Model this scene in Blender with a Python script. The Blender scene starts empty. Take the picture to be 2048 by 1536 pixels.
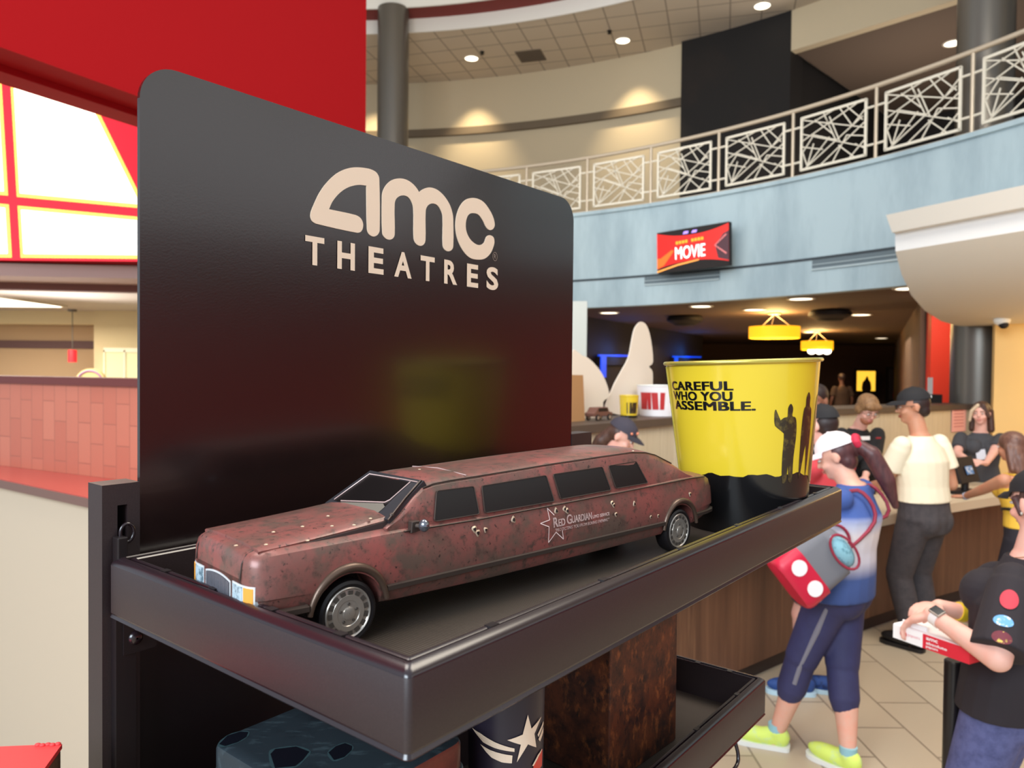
import bpy, bmesh, math, random
from mathutils import Vector, Matrix
from mathutils.geometry import tessellate_polygon
random.seed(7)
SC = bpy.context.scene
COL = SC.collection
V = Vector
PI = math.pi

# ------------------------------------------------------------------ camera
H = 1.88                                  # height of the phone above the floor
FPX, PITCH, ROLL, YAW = 1483.47, .0191, .0094, .6748
c_, s_ = math.cos(PITCH), math.sin(PITCH)
FWD, UP0, RT0 = V((0, c_, -s_)), V((0, s_, c_)), V((1, 0, 0))
RT = RT0*math.cos(ROLL) + UP0*math.sin(ROLL)
UP = UP0*math.cos(ROLL) - RT0*math.sin(ROLL)
EYE = V((0, 0, H))
cd = bpy.data.cameras.new('camera'); cam = bpy.data.objects.new('camera', cd); COL.objects.link(cam)
cam.matrix_world = Matrix(((RT.x, UP.x, -FWD.x, EYE.x), (RT.y, UP.y, -FWD.y, EYE.y), (RT.z, UP.z, -FWD.z, EYE.z), (0, 0, 0, 1)))
cd.sensor_width = 36; cd.lens = FPX/2048*36
cd.clip_start = .02; cd.clip_end = 200
cd.dof.use_dof = True; cd.dof.focus_distance = .78; cd.dof.aperture_fstop = cd.lens/2.7
SC.camera = cam

# ------------------------------------------------------------------ light, exposure
SC.view_settings.view_transform = 'Standard'; SC.view_settings.look = 'None'
SC.view_settings.gamma = 1; SC.view_settings.use_curve_mapping = False
SC.view_settings.exposure = .3
SC.cycles.use_denoising = True
SC.cycles.max_bounces = 8; SC.cycles.diffuse_bounces = 4
SC.cycles.sample_clamp_indirect = 6
w = bpy.data.worlds.new('daylight'); SC.world = w; w.use_nodes = True
bg = w.node_tree.nodes['Background']; bg.inputs[0].default_value = (.80, .90, 1, 1); bg.inputs[1].default_value = .55
def area(name, loc, target, size, power, col=(1, 1, 1), sy=None, spread=None):
    l = bpy.data.lights.new(name, 'AREA'); l.energy = power; l.color = col; l.size = size
    if sy: l.shape = 'RECTANGLE'; l.size_y = sy
    if spread: l.spread = spread
    o = bpy.data.objects.new(name, l); COL.objects.link(o); o.location = loc
    o.rotation_euler = (V(target)-V(loc)).to_track_quat('-Z', 'Y').to_euler(); return o
area('entrance_daylight', (-4, -5.5, 5.5), (2.5, 9, 2.5), 6, 900, (.78, .90, 1), 4)
area('lobby_ceiling_light', (2.6, 2.6, 6.8), (2.6, 4.2, 0), 3.2, 260, (1, .90, .76))
area('right_sheen_fill', (8.7, -1.0, 5.0), (0, .5, 2.2), 9, 52, (1, .93, .86), 3.2)  # added light out of frame, gives the sign panel its sheen
area('left_room_light', (-6.4, 8.6, 2.45), (-6.4, 8.6, 0), 2.5, 80, (1, .90, .76))
area('left_soffit_fill', (-5.0, 8.0, 1.9), (-4.6, 7.6, 2.7), 1.2, 26, (1, .92, .86))  # added upward fill that brightens the soffit, no fixture here
area('lobby_light', (6.5, 17, 2.6), (6.5, 17, 0), 5, 170, (1, .74, .5))
area('alcove_soffit_fill', (8.2, 14.6, 5.2), (8.0, 14.2, 8.3), 1.5, 70, (1, .85, .7))  # added fill from below to lift the dark alcove soffit
area('red_panel_fill', (6.2, 10.0, 2.9), (6.5, 11, 1.9), .4, 14, (1, .85, .7))  # added fill that brightens the orange red panel
area('concession_ceiling_light', (-1.2, 1.5, 5.2), (-.2, 1.2, 1.6), 1.6, 60, (1, .92, .84))
area('upper_lobby_light', (-1.5, 8, 5.4), (-1, 15, 7.6), 4, 210, (1, .93, .84))

# ------------------------------------------------------------------ helpers
def ray(u, v): return FWD + RT*((u-1024)/FPX) - UP*((v-768)/FPX)
def at(u, v, y): r = ray(u, v); return EYE + r*(y/r.y)
def onz(u, v, z): r = ray(u, v); return EYE + r*((z-H)/r.z)
def onp(u, v, p, n): r = ray(u, v); return EYE + r*((p-EYE).dot(n)/r.dot(n))
def lin(c):
    return tuple((x/12.92 if x <= .04045 else ((x+.055)/1.055)**2.4) for x in (i/255 for i in c))
MATS = {}
def mat(name, rgb, rough=.6, metal=0, emit=0, emit_rgb=None, spec=.5, coat=0, nz=None, bump=None, alpha=None, trans=0):
    """rgb 0-255. nz = (rgb2, scale, lo, hi[, stretch xyz]) mixes a second colour by noise; bump = (scale, strength[, dist])"""
    if name in MATS: return MATS[name]
    m = bpy.data.materials.new(name); m.use_nodes = True; nt = m.node_tree
    b = nt.nodes['Principled BSDF']; L = nt.links.new
    c = lin(rgb)+(1,)
    b.inputs['Base Color'].default_value = c; b.inputs['Roughness'].default_value = rough
    b.inputs['Metallic'].default_value = metal; b.inputs['Specular IOR Level'].default_value = spec
    b.inputs['Coat Weight'].default_value = coat; b.inputs['Coat Roughness'].default_value = .12
    if trans: b.inputs['Transmission Weight'].default_value = trans
    if emit:
        b.inputs['Emission Color'].default_value = lin(emit_rgb or rgb)+(1,); b.inputs['Emission Strength'].default_value = emit
    tc = None
    if nz or bump: tc = nt.nodes.new('ShaderNodeTexCoord')
    if nz:
        layers = nz if isinstance(nz, list) else [nz]
        prev = None
        for ly in layers:
            n = nt.nodes.new('ShaderNodeTexNoise'); n.inputs['Scale'].default_value = ly[1]; n.inputs['Detail'].default_value = 6
            n.inputs['Roughness'].default_value = .65
            if len(ly) > 4:
                mp = nt.nodes.new('ShaderNodeMapping'); mp.inputs['Scale'].default_value = ly[4]; L(tc.outputs['Object'], mp.inputs[0]); L(mp.outputs[0], n.inputs[0])
            else: L(tc.outputs['Object'], n.inputs[0])
            r = nt.nodes.new('ShaderNodeMapRange'); r.inputs[1].default_value = ly[2]; r.inputs[2].default_value = ly[3]; L(n.outputs[0], r.inputs[0])
            x = nt.nodes.new('ShaderNodeMix'); x.data_type = 'RGBA'; L(r.outputs[0], x.inputs[0])
            x.inputs[6].default_value = c; x.inputs[7].default_value = lin(ly[0])+(1,)
            if prev: L(prev, x.inputs[6])
            prev = x.outputs[2]
        L(prev, b.inputs['Base Color'])
    if bump:
        n = nt.nodes.new('ShaderNodeTexNoise'); n.inputs['Scale'].default_value = bump[0]; n.inputs['Detail'].default_value = 3; L(tc.outputs['Object'], n.inputs[0])
        u = nt.nodes.new('ShaderNodeBump'); u.inputs['Strength'].default_value = bump[1]; u.inputs['Distance'].default_value = bump[2] if len(bump) > 2 else .001
        L(n.outputs[0], u.inputs['Height']); L(u.outputs[0], b.inputs['Normal'])
    MATS[name] = m; return m
def mat_nodes(name): return MATS[name].node_tree

def frame(x, y, z=None):
    x = V(x).normalized(); y = V(y); y = (y-x*y.dot(x)).normalized(); z = x.cross(y)
    return Matrix(((x.x, y.x, z.x), (x.y, y.y, z.y), (x.z, y.z, z.z)))

class MB:
    def __init__(s): s.v = []; s.f = []; s.fm = []
    def add(s, vs, fs, mi=0):
        n = len(s.v); s.v += [V(p) for p in vs]; s.f += [tuple(i+n for i in f) for f in fs]; s.fm += [mi]*len(fs); return s
    def box(s, c, size, R=None, mi=0):
        hx, hy, hz = (i/2 for i in size); c = V(c)
        P = [V((a*hx, b*hy, d*hz)) for d in (-1, 1) for b in (-1, 1) for a in (-1, 1)]
        if R is not None: P = [R @ p for p in P]
        return s.add([c+p for p in P], [(0, 2, 3, 1), (4, 5, 7, 6), (0, 1, 5, 4), (2, 6, 7, 3), (0, 4, 6, 2), (1, 3, 7, 5)], mi)
    def bb(s, a, b, mi=0):
        return s.box([(i+j)/2 for i, j in zip(a, b)], [abs(i-j) for i, j in zip(a, b)], None, mi)
    def loft(s, rings, cap=True, closed=True, mi=0, cap0=None, cap1=None):
        n = len(rings[0]); vs = [p for r in rings for p in r]; fs = []
        for i in range(len(rings)-1):
            for j in range(n if closed else n-1):
                k = (j+1) % n; fs.append((i*n+j, i*n+k, (i+1)*n+k, (i+1)*n+j))
        if cap if cap0 is None else cap0: fs.append(tuple(reversed(range(n))))
        if cap if cap1 is None else cap1: fs.append(tuple((len(rings)-1)*n+j for j in range(n)))
        return s.add(vs, fs, mi)
    def tube(s, p0, p1, r0, r1=None, seg=12, cap=True, mi=0):
        r1 = r0 if r1 is None else r1; p0, p1 = V(p0), V(p1); d = (p1-p0).normalized()
        a = d.orthogonal().normalized(); b = d.cross(a)
        ring = lambda p, r: [p+(a*math.cos(t)+b*math.sin(t))*r for t in (2*PI*i/seg for i in range(seg))]
        return s.loft([ring(p0, r0), ring(p1, r1)], cap, mi=mi)
    def path(s, pts, r, seg=8, closed=False, mi=0, flat=None):
        pts = [V(p) for p in pts]; n = len(pts); rings = []; prev = None
        for i in range(n):
            if closed: d = pts[(i+1) % n]-pts[i-1]
            else: d = pts[min(i+1, n-1)]-pts[max(i-1, 0)]
            d.normalize()
            a = d.orthogonal().normalized() if prev is None else (prev-d*prev.dot(d)).normalized()
            prev = a; b = d.cross(a)
            rr = r[i] if isinstance(r, (list, tuple)) else r
            rings.append([pts[i]+(a*math.cos(t)+b*math.sin(t))*rr for t in (2*PI*k/seg for k in range(seg))])
        if closed: rings.append(rings[0])
        return s.loft(rings, not closed, mi=mi)
    def capsule(s, p0, p1, r0, r1=None, seg=14, nr=4, mi=0):
        r1 = r0 if r1 is None else r1; p0, p1 = V(p0), V(p1)
        d = p1-p0; d = d.normalized() if d.length > 1e-7 else V((0, 0, 1)); a = d.orthogonal().normalized(); b = d.cross(a)
        rings = []
        for p, r, sg in ((p0, r0, -1), (p1, r1, 1)):
            for i in range(nr+1):
                t = PI/2*(i if sg > 0 else nr-i)/nr
                if abs(t-PI/2) < 1e-6: t = PI/2-.05
                rings.append([p+d*(sg*math.sin(t)*r)+(a*math.cos(q)+b*math.sin(q))*(r*math.cos(t)) for q in (2*PI*k/seg for k in range(seg))])
        return s.loft(rings, mi=mi)
    def ell(s, c, r, R=None, seg=18, nr=10, mi=0, half=False):
        c = V(c); rings = []
        for i in range(nr+1):
            t = -PI/2+PI*i/nr
            if half: t = PI/2*i/nr
            t = max(-PI/2+.04, min(PI/2-.04, t)); rg = []
            for k in range(seg):
                q = 2*PI*k/seg; p = V((r[0]*math.cos(t)*math.cos(q), r[1]*math.cos(t)*math.sin(q), r[2]*math.sin(t)))
                rg.append(c+(R @ p if R is not None else p))
            rings.append(rg)
        return s.loft(rings, mi=mi)
    def lathe(s, c, prof, seg=40, R=None, mi=0, cap=False):
        c = V(c); rings = []
        for r, z in prof:
            rg = [V((r*math.cos(q), r*math.sin(q), z)) for q in (2*PI*k/seg for k in range(seg))]
            rings.append([c+(R @ p if R is not None else p) for p in rg])
        return s.loft(rings, cap, mi=mi)
    def prism(s, poly, O, X, Y, t, mi=0):
        """2-D polygon in the frame (O,X,Y) given thickness t along X x Y"""
        O, X, Y = V(O), V(X), V(Y); N = X.cross(Y).normalized()*t; n = len(poly)
        A = [O+X*p[0]+Y*p[1] for p in poly]; ar = sum(poly[i][0]*poly[(i+1) % n][1]-poly[(i+1) % n][0]*poly[i][1] for i in range(n))
        if ar < 0: A.reverse()
        A = [p for i, p in enumerate(A) if (p-A[i-1]).length > 1e-7]; n = len(A)
        if n > 8:
            sc_ = 100/max((p-A[0]).length for p in A); e0, e1 = X.normalized(), Y.normalized()
            tr = tessellate_polygon([[V(((p-A[0]).dot(e0)*sc_, (p-A[0]).dot(e1)*sc_, 0)) for p in A]]); caps = [tuple(reversed(q)) for q in tr]+[tuple(i+n for i in q) for q in tr]
        else: caps = [tuple(reversed(range(n))), tuple(range(n, 2*n))]
        return s.add(A+[p+N for p in A], caps+[(i, (i+1) % n, (i+1) % n+n, i+n) for i in range(n)], mi)
    def build(s, name, m, parent=None, smooth=None, bevel=None, kind=None, bseg=2):
        me = bpy.data.meshes.new(name); me.from_pydata([tuple(p) for p in s.v], [], s.f); me.update()
        ms = m if isinstance(m, (list, tuple)) else [m]
        for x in ms: me.materials.append(x)
        if len(ms) > 1: me.polygons.foreach_set('material_index', s.fm)
        o = bpy.data.objects.new(name, me); COL.objects.link(o)
        bm = bmesh.new(); bm.from_mesh(me); bmesh.ops.recalc_face_normals(bm, faces=bm.faces[:]); bm.to_mesh(me); bm.free()
        if bevel:
            md = o.modifiers.new('bevel', 'BEVEL'); md.width = bevel; md.segments = bseg; md.limit_method = 'ANGLE'; md.angle_limit = .6
            apply_mods(o); me = o.data
        if smooth is not None:
            me.polygons.foreach_set('use_smooth', [True]*len(me.polygons)); me.set_sharp_from_angle(angle=math.radians(smooth))
        if parent is not None: adopt(o, parent)
        if kind: o['kind'] = kind
        return o
def apply_mods(o):
    dg = bpy.context.evaluated_depsgraph_get(); dg.update()
    me = bpy.data.meshes.new_from_object(o.evaluated_get(dg), depsgraph=dg); old = o.data
    o.modifiers.clear(); o.data = me; me.name = old.name
    bpy.data.meshes.remove(old)
def wm(o):
    M = o.matrix_basis.copy()
    if o.parent: M = wm(o.parent) @ o.matrix_parent_inverse @ M
    return M
def adopt(o, parent): o.parent = parent; o.matrix_parent_inverse = wm(parent).inverted()
def thing(name, loc, label, cat, group=None, rz=0):
    o = bpy.data.objects.new(name, None); COL.objects.link(o); o.location = loc; o.rotation_euler = (0, 0, rz); o.empty_display_size = .1
    return tag(o, label, cat, group)
def tag(o, label, cat, group=None, kind=None):
    o['label'] = label; o['category'] = cat
    if group: o['group'] = group
    if kind: o['kind'] = kind
    return o
def dup(root, loc, label, rz=None):
    r = root.copy(); COL.objects.link(r); r.location = loc; r['label'] = label
    if rz is not None: r.rotation_euler = (0, 0, rz)
    for ch in list(root.children):
        k = ch.copy(); COL.objects.link(k); k.parent = r
        for g in ch.children:
            d = g.copy(); COL.objects.link(d); d.parent = k
    return r
def catmull(pts, n=4, closed=True):
    out = []; N = len(pts)
    for i in range(N if closed else N-1):
        p = [pts[(i+k) % N] if closed else pts[max(0, min(N-1, i+k))] for k in (-1, 0, 1, 2)]
        for j in range(n):
            t = j/n
            out.append(tuple(.5*(2*p[1][k]+(-p[0][k]+p[2][k])*t+(2*p[0][k]-5*p[1][k]+4*p[2][k]-p[3][k])*t*t+(-p[0][k]+3*p[1][k]-3*p[2][k]+p[3][k])*t**3) for k in range(len(p[1]))))
    if not closed: out.append(tuple(pts[-1]))
    return out
def text_mesh(body, bold=.0, ext=0, space=1, shear=0, cuts=0):
    """2-D mesh of a text, cap height 1; returns verts [(x,y,z)], faces"""
    cu = bpy.data.curves.new('lettering', 'FONT'); cu.body = body; cu.offset = bold; cu.extrude = ext; cu.space_character = space; cu.shear = shear
    cu.resolution_u = 4
    o = bpy.data.objects.new('lettering', cu); COL.objects.link(o)
    dg = bpy.context.evaluated_depsgraph_get(); dg.update(); me = bpy.data.meshes.new_from_object(o.evaluated_get(dg), depsgraph=dg)
    bpy.data.objects.remove(o)
    bm = bmesh.new(); bm.from_mesh(me); bpy.data.meshes.remove(me); bpy.data.curves.remove(cu)
    if cuts:
        bmesh.ops.triangulate(bm, faces=bm.faces[:])
        bmesh.ops.subdivide_edges(bm, edges=[e for e in bm.edges if e.calc_length() > .12], cuts=cuts)
        bmesh.ops.triangulate(bm, faces=bm.faces[:])
    vs = [tuple(v.co) for v in bm.verts]; bm.verts.index_update(); fs = [tuple(v.index for v in f.verts) for f in bm.faces]; bm.free()
    x0 = min(p[0] for p in vs); x1 = max(p[0] for p in vs); y0 = min(p[1] for p in vs); y1 = max(p[1] for p in vs)
    return vs, fs, (x0, x1, y0, y1)
def put_text(mb, body, O, X, Y, w, h, bold=0, N=None, lift=.0004, map=None, shear=0, cuts=0, mi=0, space=1, off=0):
    """text fitted to a w x h box with its lower left corner at O, axes X (right) and Y (up)"""
    vs, fs, (x0, x1, y0, y1) = text_mesh(body, off, 0, space, shear, cuts)
    if bold:                                     # heavier strokes: the glyphs again, shifted by a hair
        v0, n0 = vs, len(vs); vs = []; f0, fs = fs, []
        for k, (dx, dy) in enumerate(((-1, -.5), (1, -.5), (-1, .5), (1, .5), (0, 0))):
            vs += [(p[0]+dx*bold, p[1]+dy*bold, k) for p in v0]; fs += [tuple(i+k*n0 for i in f) for f in f0]
        x0 -= bold; x1 += bold; y0 -= bold*.5; y1 += bold*.5
    q = [((p[0]-x0)/(x1-x0)*w, (p[1]-y0)/(y1-y0)*h, p[2]*lift*.12) for p in vs]
    if map: return mb.add([map(a, b) for a, b, _ in q], fs, mi)
    X, Y, O = V(X), V(Y), V(O); N = X.cross(Y).normalized() if N is None else V(N)
    return mb.add([O+X*a+Y*b+N*(lift+k) for a, b, k in q], fs, mi)
Z = V((0, 0, 1))
D1 = V((math.sin(YAW), math.cos(YAW), 0)); D2 = V((-math.cos(YAW), math.sin(YAW), 0))
OR = V((-.059, .43, H-.1757))                     # near corner of the tray rim
def W(a, b, c): return OR + D1*a + D2*b + Z*c     # rack coordinates: along, back, up
# ================================================================== the setting
C0 = V((-4.775, 3.756, 0)); R0 = 11.294          # plan circle of the balcony
def arc(r, a, z, c=C0): return V((c.x+r*math.cos(math.radians(a)), c.y+r*math.sin(math.radians(a)), z))
def arcs(a0, a1, n): return [a0+(a1-a0)*i/n for i in range(n+1)]
def ring_solid(mb, r0, r1, z0, z1, a0, a1, n=48, c=C0, mi=0):
    return mb.loft([[arc(r0, a, z0, c), arc(r1, a, z0, c), arc(r1, a, z1, c), arc(r0, a, z1, c)] for a in arcs(a0, a1, n)], mi=mi)
def brick_mat(name, rgb, mortar, sx, sy, msize, rot=0, off=0, rough=.6, axes='XY', var=None, bump=0):
    m = mat(name, rgb, rough); nt = m.node_tree; b = nt.nodes['Principled BSDF']; L = nt.links.new
    tc = nt.nodes.new('ShaderNodeTexCoord'); mp = nt.nodes.new('ShaderNodeMapping'); L(tc.outputs['Object'], mp.inputs[0])
    if axes == 'XY': mp.inputs['Rotation'].default_value = (0, 0, rot)
    elif axes == 'XZ': mp.inputs['Rotation'].default_value = (PI/2, 0, 0)
    br = nt.nodes.new('ShaderNodeTexBrick'); L(mp.outputs[0], br.inputs[0]); br.offset = off; br.squash = 1
    br.inputs['Color1'].default_value = lin(rgb)+(1,); br.inputs['Color2'].default_value = lin(var or rgb)+(1,); br.inputs['Mortar'].default_value = lin(mortar)+(1,)
    br.inputs['Scale'].default_value = 1; br.inputs['Mortar Size'].default_value = msize; br.inputs['Brick Width'].default_value = sx; br.inputs['Row Height'].default_value = sy
    L(br.outputs[0], b.inputs['Base Color'])
    if bump:
        u = nt.nodes.new('ShaderNodeBump'); u.inputs['Strength'].default_value = bump; u.inputs['Distance'].default_value = .004; u.invert = True
        L(br.outputs['Fac'], u.inputs['Height']); L(u.outputs[0], b.inputs['Normal'])
    return m
M_cream = mat('cream_paint', (206, 190, 160), .8, bump=(6, .05))
M_creamdark = mat('dark_cream_ledge_paint', (112, 98, 80), .8)  # the ledge's own darker paint
M_blue = mat('blue_grey_plaster', (176, 196, 204), .8, nz=((152, 172, 182), 1.4, .42, .66, (1, 1, .25)))
M_black = mat('black_wall_paint', (21, 17, 16), .75, nz=((38, 27, 21), .35, .5, .75))
M_darkceil = mat('dark_brown_ceiling_paint', (96, 76, 62), .8)
M_darkwall = mat('dark_brown_wall_paint', (92, 66, 50), .8)
M_white = mat('white_paint', (238, 236, 228), .6)
M_offwhite = mat('canopy_white_paint', (238, 232, 220), .6)
M_redwall = mat('red_wall_paint', (156, 12, 20), .85, spec=.15)
M_redsoffit = mat('dark_red_soffit_paint', (132, 52, 46), .8)
M_steelcol = mat('grey_metallic_column_paint', (112, 106, 98), .32, .55)
M_brown = mat('dark_brown_laminate', (86, 54, 50), .45)
M_lightbeige = mat('left_room_beige_paint', (178, 150, 118), .85)

# floor and ceilings
fl = brick_mat('beige_floor_tile', (194, 178, 154), (138, 122, 104), .6, .3, .006, PI/2, .5, .38, var=(184, 166, 142))
mb = MB(); mb.bb((-14, -7, -.1), (26, 40, 0)); mb.build('floor', fl, kind='structure')
ct = brick_mat('ceiling_tile_grid', (214, 200, 180), (164, 150, 134), .61, .61, .016, math.radians(16), 0, .9)
C1 = V((-3.861, 3.684, 0)); R1 = 12.487
mb = MB(); ring_solid(mb, R1, 24, 9.1, 9.2, -12, 135, 60, C1); mb.build('ceiling', ct, kind='structure')
mb = MB(); ring_solid(mb, R1-.04, R1+.0, 9.08, 9.37, -10, 130, 60, C1); mb.build('trim_1', M_white, kind='structure', smooth=30)
mb = MB(); ring_solid(mb, 11.94, R1+.1, 9.37, 9.42, -10, 130, 60, C1); mb.build('ceiling_red_ring', M_redsoffit, kind='structure', smooth=30)
mb = MB(); ring_solid(mb, 11.90, 11.94, 9.35, 9.75, -10, 130, 60, C1); mb.build('trim_2', M_white, kind='structure', smooth=30)
mb = MB(); ring_solid(mb, 7.5, 11.92, 9.75, 9.8, -10, 130, 60, C1); mb.build('ceiling_upper_ring', M_white, kind='structure', smooth=30)

# upper wall, ledge, black section, bulkhead
RU = R0+4
mb = MB(); ring_solid(mb, RU, RU+.15, 4.4, 9.1, 56.3, 125, 50); mb.build('wall_upper', M_cream, kind='structure', smooth=30)
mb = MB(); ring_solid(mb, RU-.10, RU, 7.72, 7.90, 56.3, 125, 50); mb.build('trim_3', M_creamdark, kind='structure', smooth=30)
mb = MB(); ring_solid(mb, RU-.12, RU+.5, 4.4, 9.1, 47.4, 56.3, 12); mb.build('wall_black', M_black, kind='structure', smooth=30)
b0 = arc(RU-.1, 47.4, 0); bd = V((.70, -.714, 0)); bn = V((.714, .70, 0))
mb = MB(); mb.loft([[b0+bd*t+bn*q+Z*z for q, z in ((0, 8.30), (.2, 8.30), (.2, 9.1), (0, 9.1))] for t in (0, 9)]); mb.build('wall_bulkhead', M_cream, kind='structure')
mb = MB(); mb.loft([[b0+bd*t+bn*q+Z*z for q, z in ((.2, 8.32), (7, 8.32), (7, 8.4), (.2, 8.4))] for t in (0, 9)]); mb.build('ceiling_alcove', mat('alcove_soffit_paint', (104, 88, 76), .85), kind='structure')
mb = MB(); mb.loft([[b0+bd*t+bn*q+Z*z for q, z in ((6, 4.2), (6.2, 4.2), (6.2, 8.4), (6, 8.4))] for t in (-1, 12)])
mb.loft([[b0+bd*t+bn*q+Z*z for q, z in ((.5, 4.2), (6.2, 4.2), (6.2, 8.4), (.5, 8.4))] for t in (-.3, -.1)]); mb.build('wall_alcove', M_black, kind='structure')

# balcony slab and its blue grey fascia
mb = MB(); ring_solid(mb, R0, R0+.2, 3.0, 4.68, -6, 122, 80); ring_solid(mb, R0-.05, R0, 4.64, 4.70, -6, 122, 80); mb.build('wall_balcony_fascia', M_blue, kind='structure', smooth=30)
mb = MB(); ring_solid(mb, R0-.012, R0, 3.475, 3.51, -6, 122, 80); mb.build('trim_4', mat('fascia_reveal_dark', (58, 66, 72), .8), kind='structure', smooth=30)
mb = MB(); ring_solid(mb, R0+.2, R0+7, 4.35, 4.45, -6, 122, 60); mb.build('floor_balcony', M_darkwall, kind='structure')
mb = MB(); ring_solid(mb, R0+.2, 44, 3.0, 3.1, -25, 122, 60); mb.build('ceiling_lobby', M_darkceil, kind='structure')

# lobby beneath the balcony
def wall_line(name, p, q, z0, z1, t, m, kind='structure'):
    p, q = V((p[0], p[1], 0)), V((q[0], q[1], 0)); d = (q-p).normalized(); n = V((-d.y, d.x, 0))*t
    mb = MB(); mb.loft([[x+Z*z0, x+n+Z*z0, x+n+Z*z1, x+Z*z1] for x in (p, q)]); return mb.build(name, m, kind=kind)
M_lobbyblack = mat('near_black_lobby_paint', (26, 18, 18), .7)
wall_line('wall_lobby_left', (1.57, 15.5), (6.0, 23.4), 0, 3.0, .2, M_lobbyblack)
wall_line('wall_lobby_back', (4, 30), (24, 30), 0, 3.0, .2, M_darkwall)
wall_line('wall_lobby_brown', (6.0, 23.4), (7.2, 30), 0, 3.0, .2, mat('lobby_brown_paint', (108, 76, 56), .8))
wall_line('wall_lobby_side', (6.15, 11.2), (15.4, 30), 0, 3.0, -.25, mat('lobby_side_paint', (96, 72, 58), .8))
wall_line('wall_red_panel', (6.2, 11.0), (6.62, 11.0), 0, 3.0, .12, mat('orange_red_wall_panel', (230, 62, 38), .5))
wall_line('wall_red_return', (6.635, 11.0), (7.4, 11.0), 0, 3.0, .12, MATS['orange_red_wall_panel'])
wall_line('wall_white_pillar', (-.6, 12.2), (1.2, 12.0), 0, 3.0, .3, mat('pale_grey_pillar_paint', (206, 212, 208), .7))
wall_line('wall_lobby_far_left', (1.57, 15.5), (-6, 17.5), 0, 3.0, -.2, M_lobbyblack)
wall_line('wall_yellow', (5.62, 8.65), (8.6, 7.2), 0, 3.0, .2, mat('pale_yellow_wall_paint', (238, 200, 132), .7))

# divider behind the concession staff
dv = [(.10, 4.55), (.42, 4.93), (1.30, 5.93), (3.06, 7.38), (5.72, 9.1)]
def strip(mb, pts, z0, z1, o0, o1, mi=0):
    ps = [V((p[0], p[1], 0)) for p in pts]; rg = []
    for i, p in enumerate(ps):
        d = (ps[min(i+1, len(ps)-1)]-ps[max(i-1, 0)]).normalized(); n = V((-d.y, d.x, 0))
        rg.append([p+n*o0+Z*z0, p+n*o1+Z*z0, p+n*o1+Z*z1, p+n*o0+Z*z1])
    return mb.loft(rg, mi=mi)
M_divider = mat('divider_cream_laminate', (214, 200, 172), .6, nz=((200, 184, 154), 30, .4, .7, (1, 1, .05)))
mb = MB(); strip(mb, dv, 0, 1.455, 0, .25); mb.build('wall_divider', M_divider, kind='structure')
mb = MB(); strip(mb, dv, 1.455, 1.515, -.03, .45); mb.build('trim_5', mat('dark_ledge_laminate', (84, 70, 60), .5), kind='structure')

# left: red header wall over the concession, back room
LA, LB = onz(0, 94, 3.4), onz(277, 193, 3.4); ld = (LB-LA).normalized(); ln = V((ld.y, -ld.x, 0)); LE = onp(732, 150, LA, ln)
def slab(name, o0, o1, z0, z1, m, e=0, st=-3.5):
    mb = MB(); a, b = LA+ld*st, V((LE.x, LE.y, 0))+ld*e
    mb.loft([[V((p.x, p.y, 0))-ln*o0+Z*z0, V((p.x, p.y, 0))-ln*o1+Z*z0, V((p.x, p.y, 0))-ln*o1+Z*z1, V((p.x, p.y, 0))-ln*o0+Z*z1] for p in (a, b)])
    return mb.build(name, m, kind='structure')
slab('wall_red_header', 0, .5, 3.4, 8.6, M_redwall)
slab('trim_6', .22, .26, onp(0, 142.6, LA-ln*.22, ln).z, 3.4, M_redwall, -.1)
# ================================================================== back wall of the left room
M_stripe = mat('plum_stripe_paint', (92, 66, 66), .7)
mb = MB(); mb.bb((-14, 10.8, 0), (-5.92, 11, 2.47)); mb.build('wall_left_room', M_lightbeige, kind='structure')
mb = MB(); mb.bb((-14, 10.77, 2.13), (-5.92, 10.8, 2.24)); mb.build('trim_7', M_stripe, kind='structure')
mb = MB(); mb.bb((-5.92, 10.5, 0), (-3.2, 10.9, 2.66)); mb.build('wall_left_pillar', mat('pale_cream_wall_paint', (222, 206, 166), .8), kind='structure')
mb = MB(); mb.bb((-14, 10.6, 2.47), (-5.92, 11, 2.66)); mb.build('trim_8', MATS['pale_cream_wall_paint'], kind='structure')
M_soffit = mat('grey_soffit_paint', (186, 176, 168), .8)
mb = MB(); mb.bb((-14, 6.1, 2.66), (-2.2, 11, 2.75)); mb.build('ceiling_left_room', M_soffit, kind='structure')
mb = MB(); mb.loft([[V((x, y+yo, 0))+Z*z for yo, z in ((0, 2.58), (.5, 2.58), (.5, 2.68), (0, 2.68))] for x, y in ((-6.4, 5.62), (-2.2, 6.0))]); mb.build('trim_9', mat('grey_beam_red_tinted_light', (190, 160, 152), .8), kind='structure')  # pink of the red light is mixed into the beam colour
mb = MB(); mb.loft([[V((x, y+yo, 0))+Z*z for yo, z in ((0, 2.52), (.12, 2.52), (.12, 2.62), (0, 2.62))] for x, y in ((-6.4, 6.0), (-2.2, 6.55))]); mb.build('trim_10', mat('brown_beam_edge', (128, 86, 80), .8), kind='structure')

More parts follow.
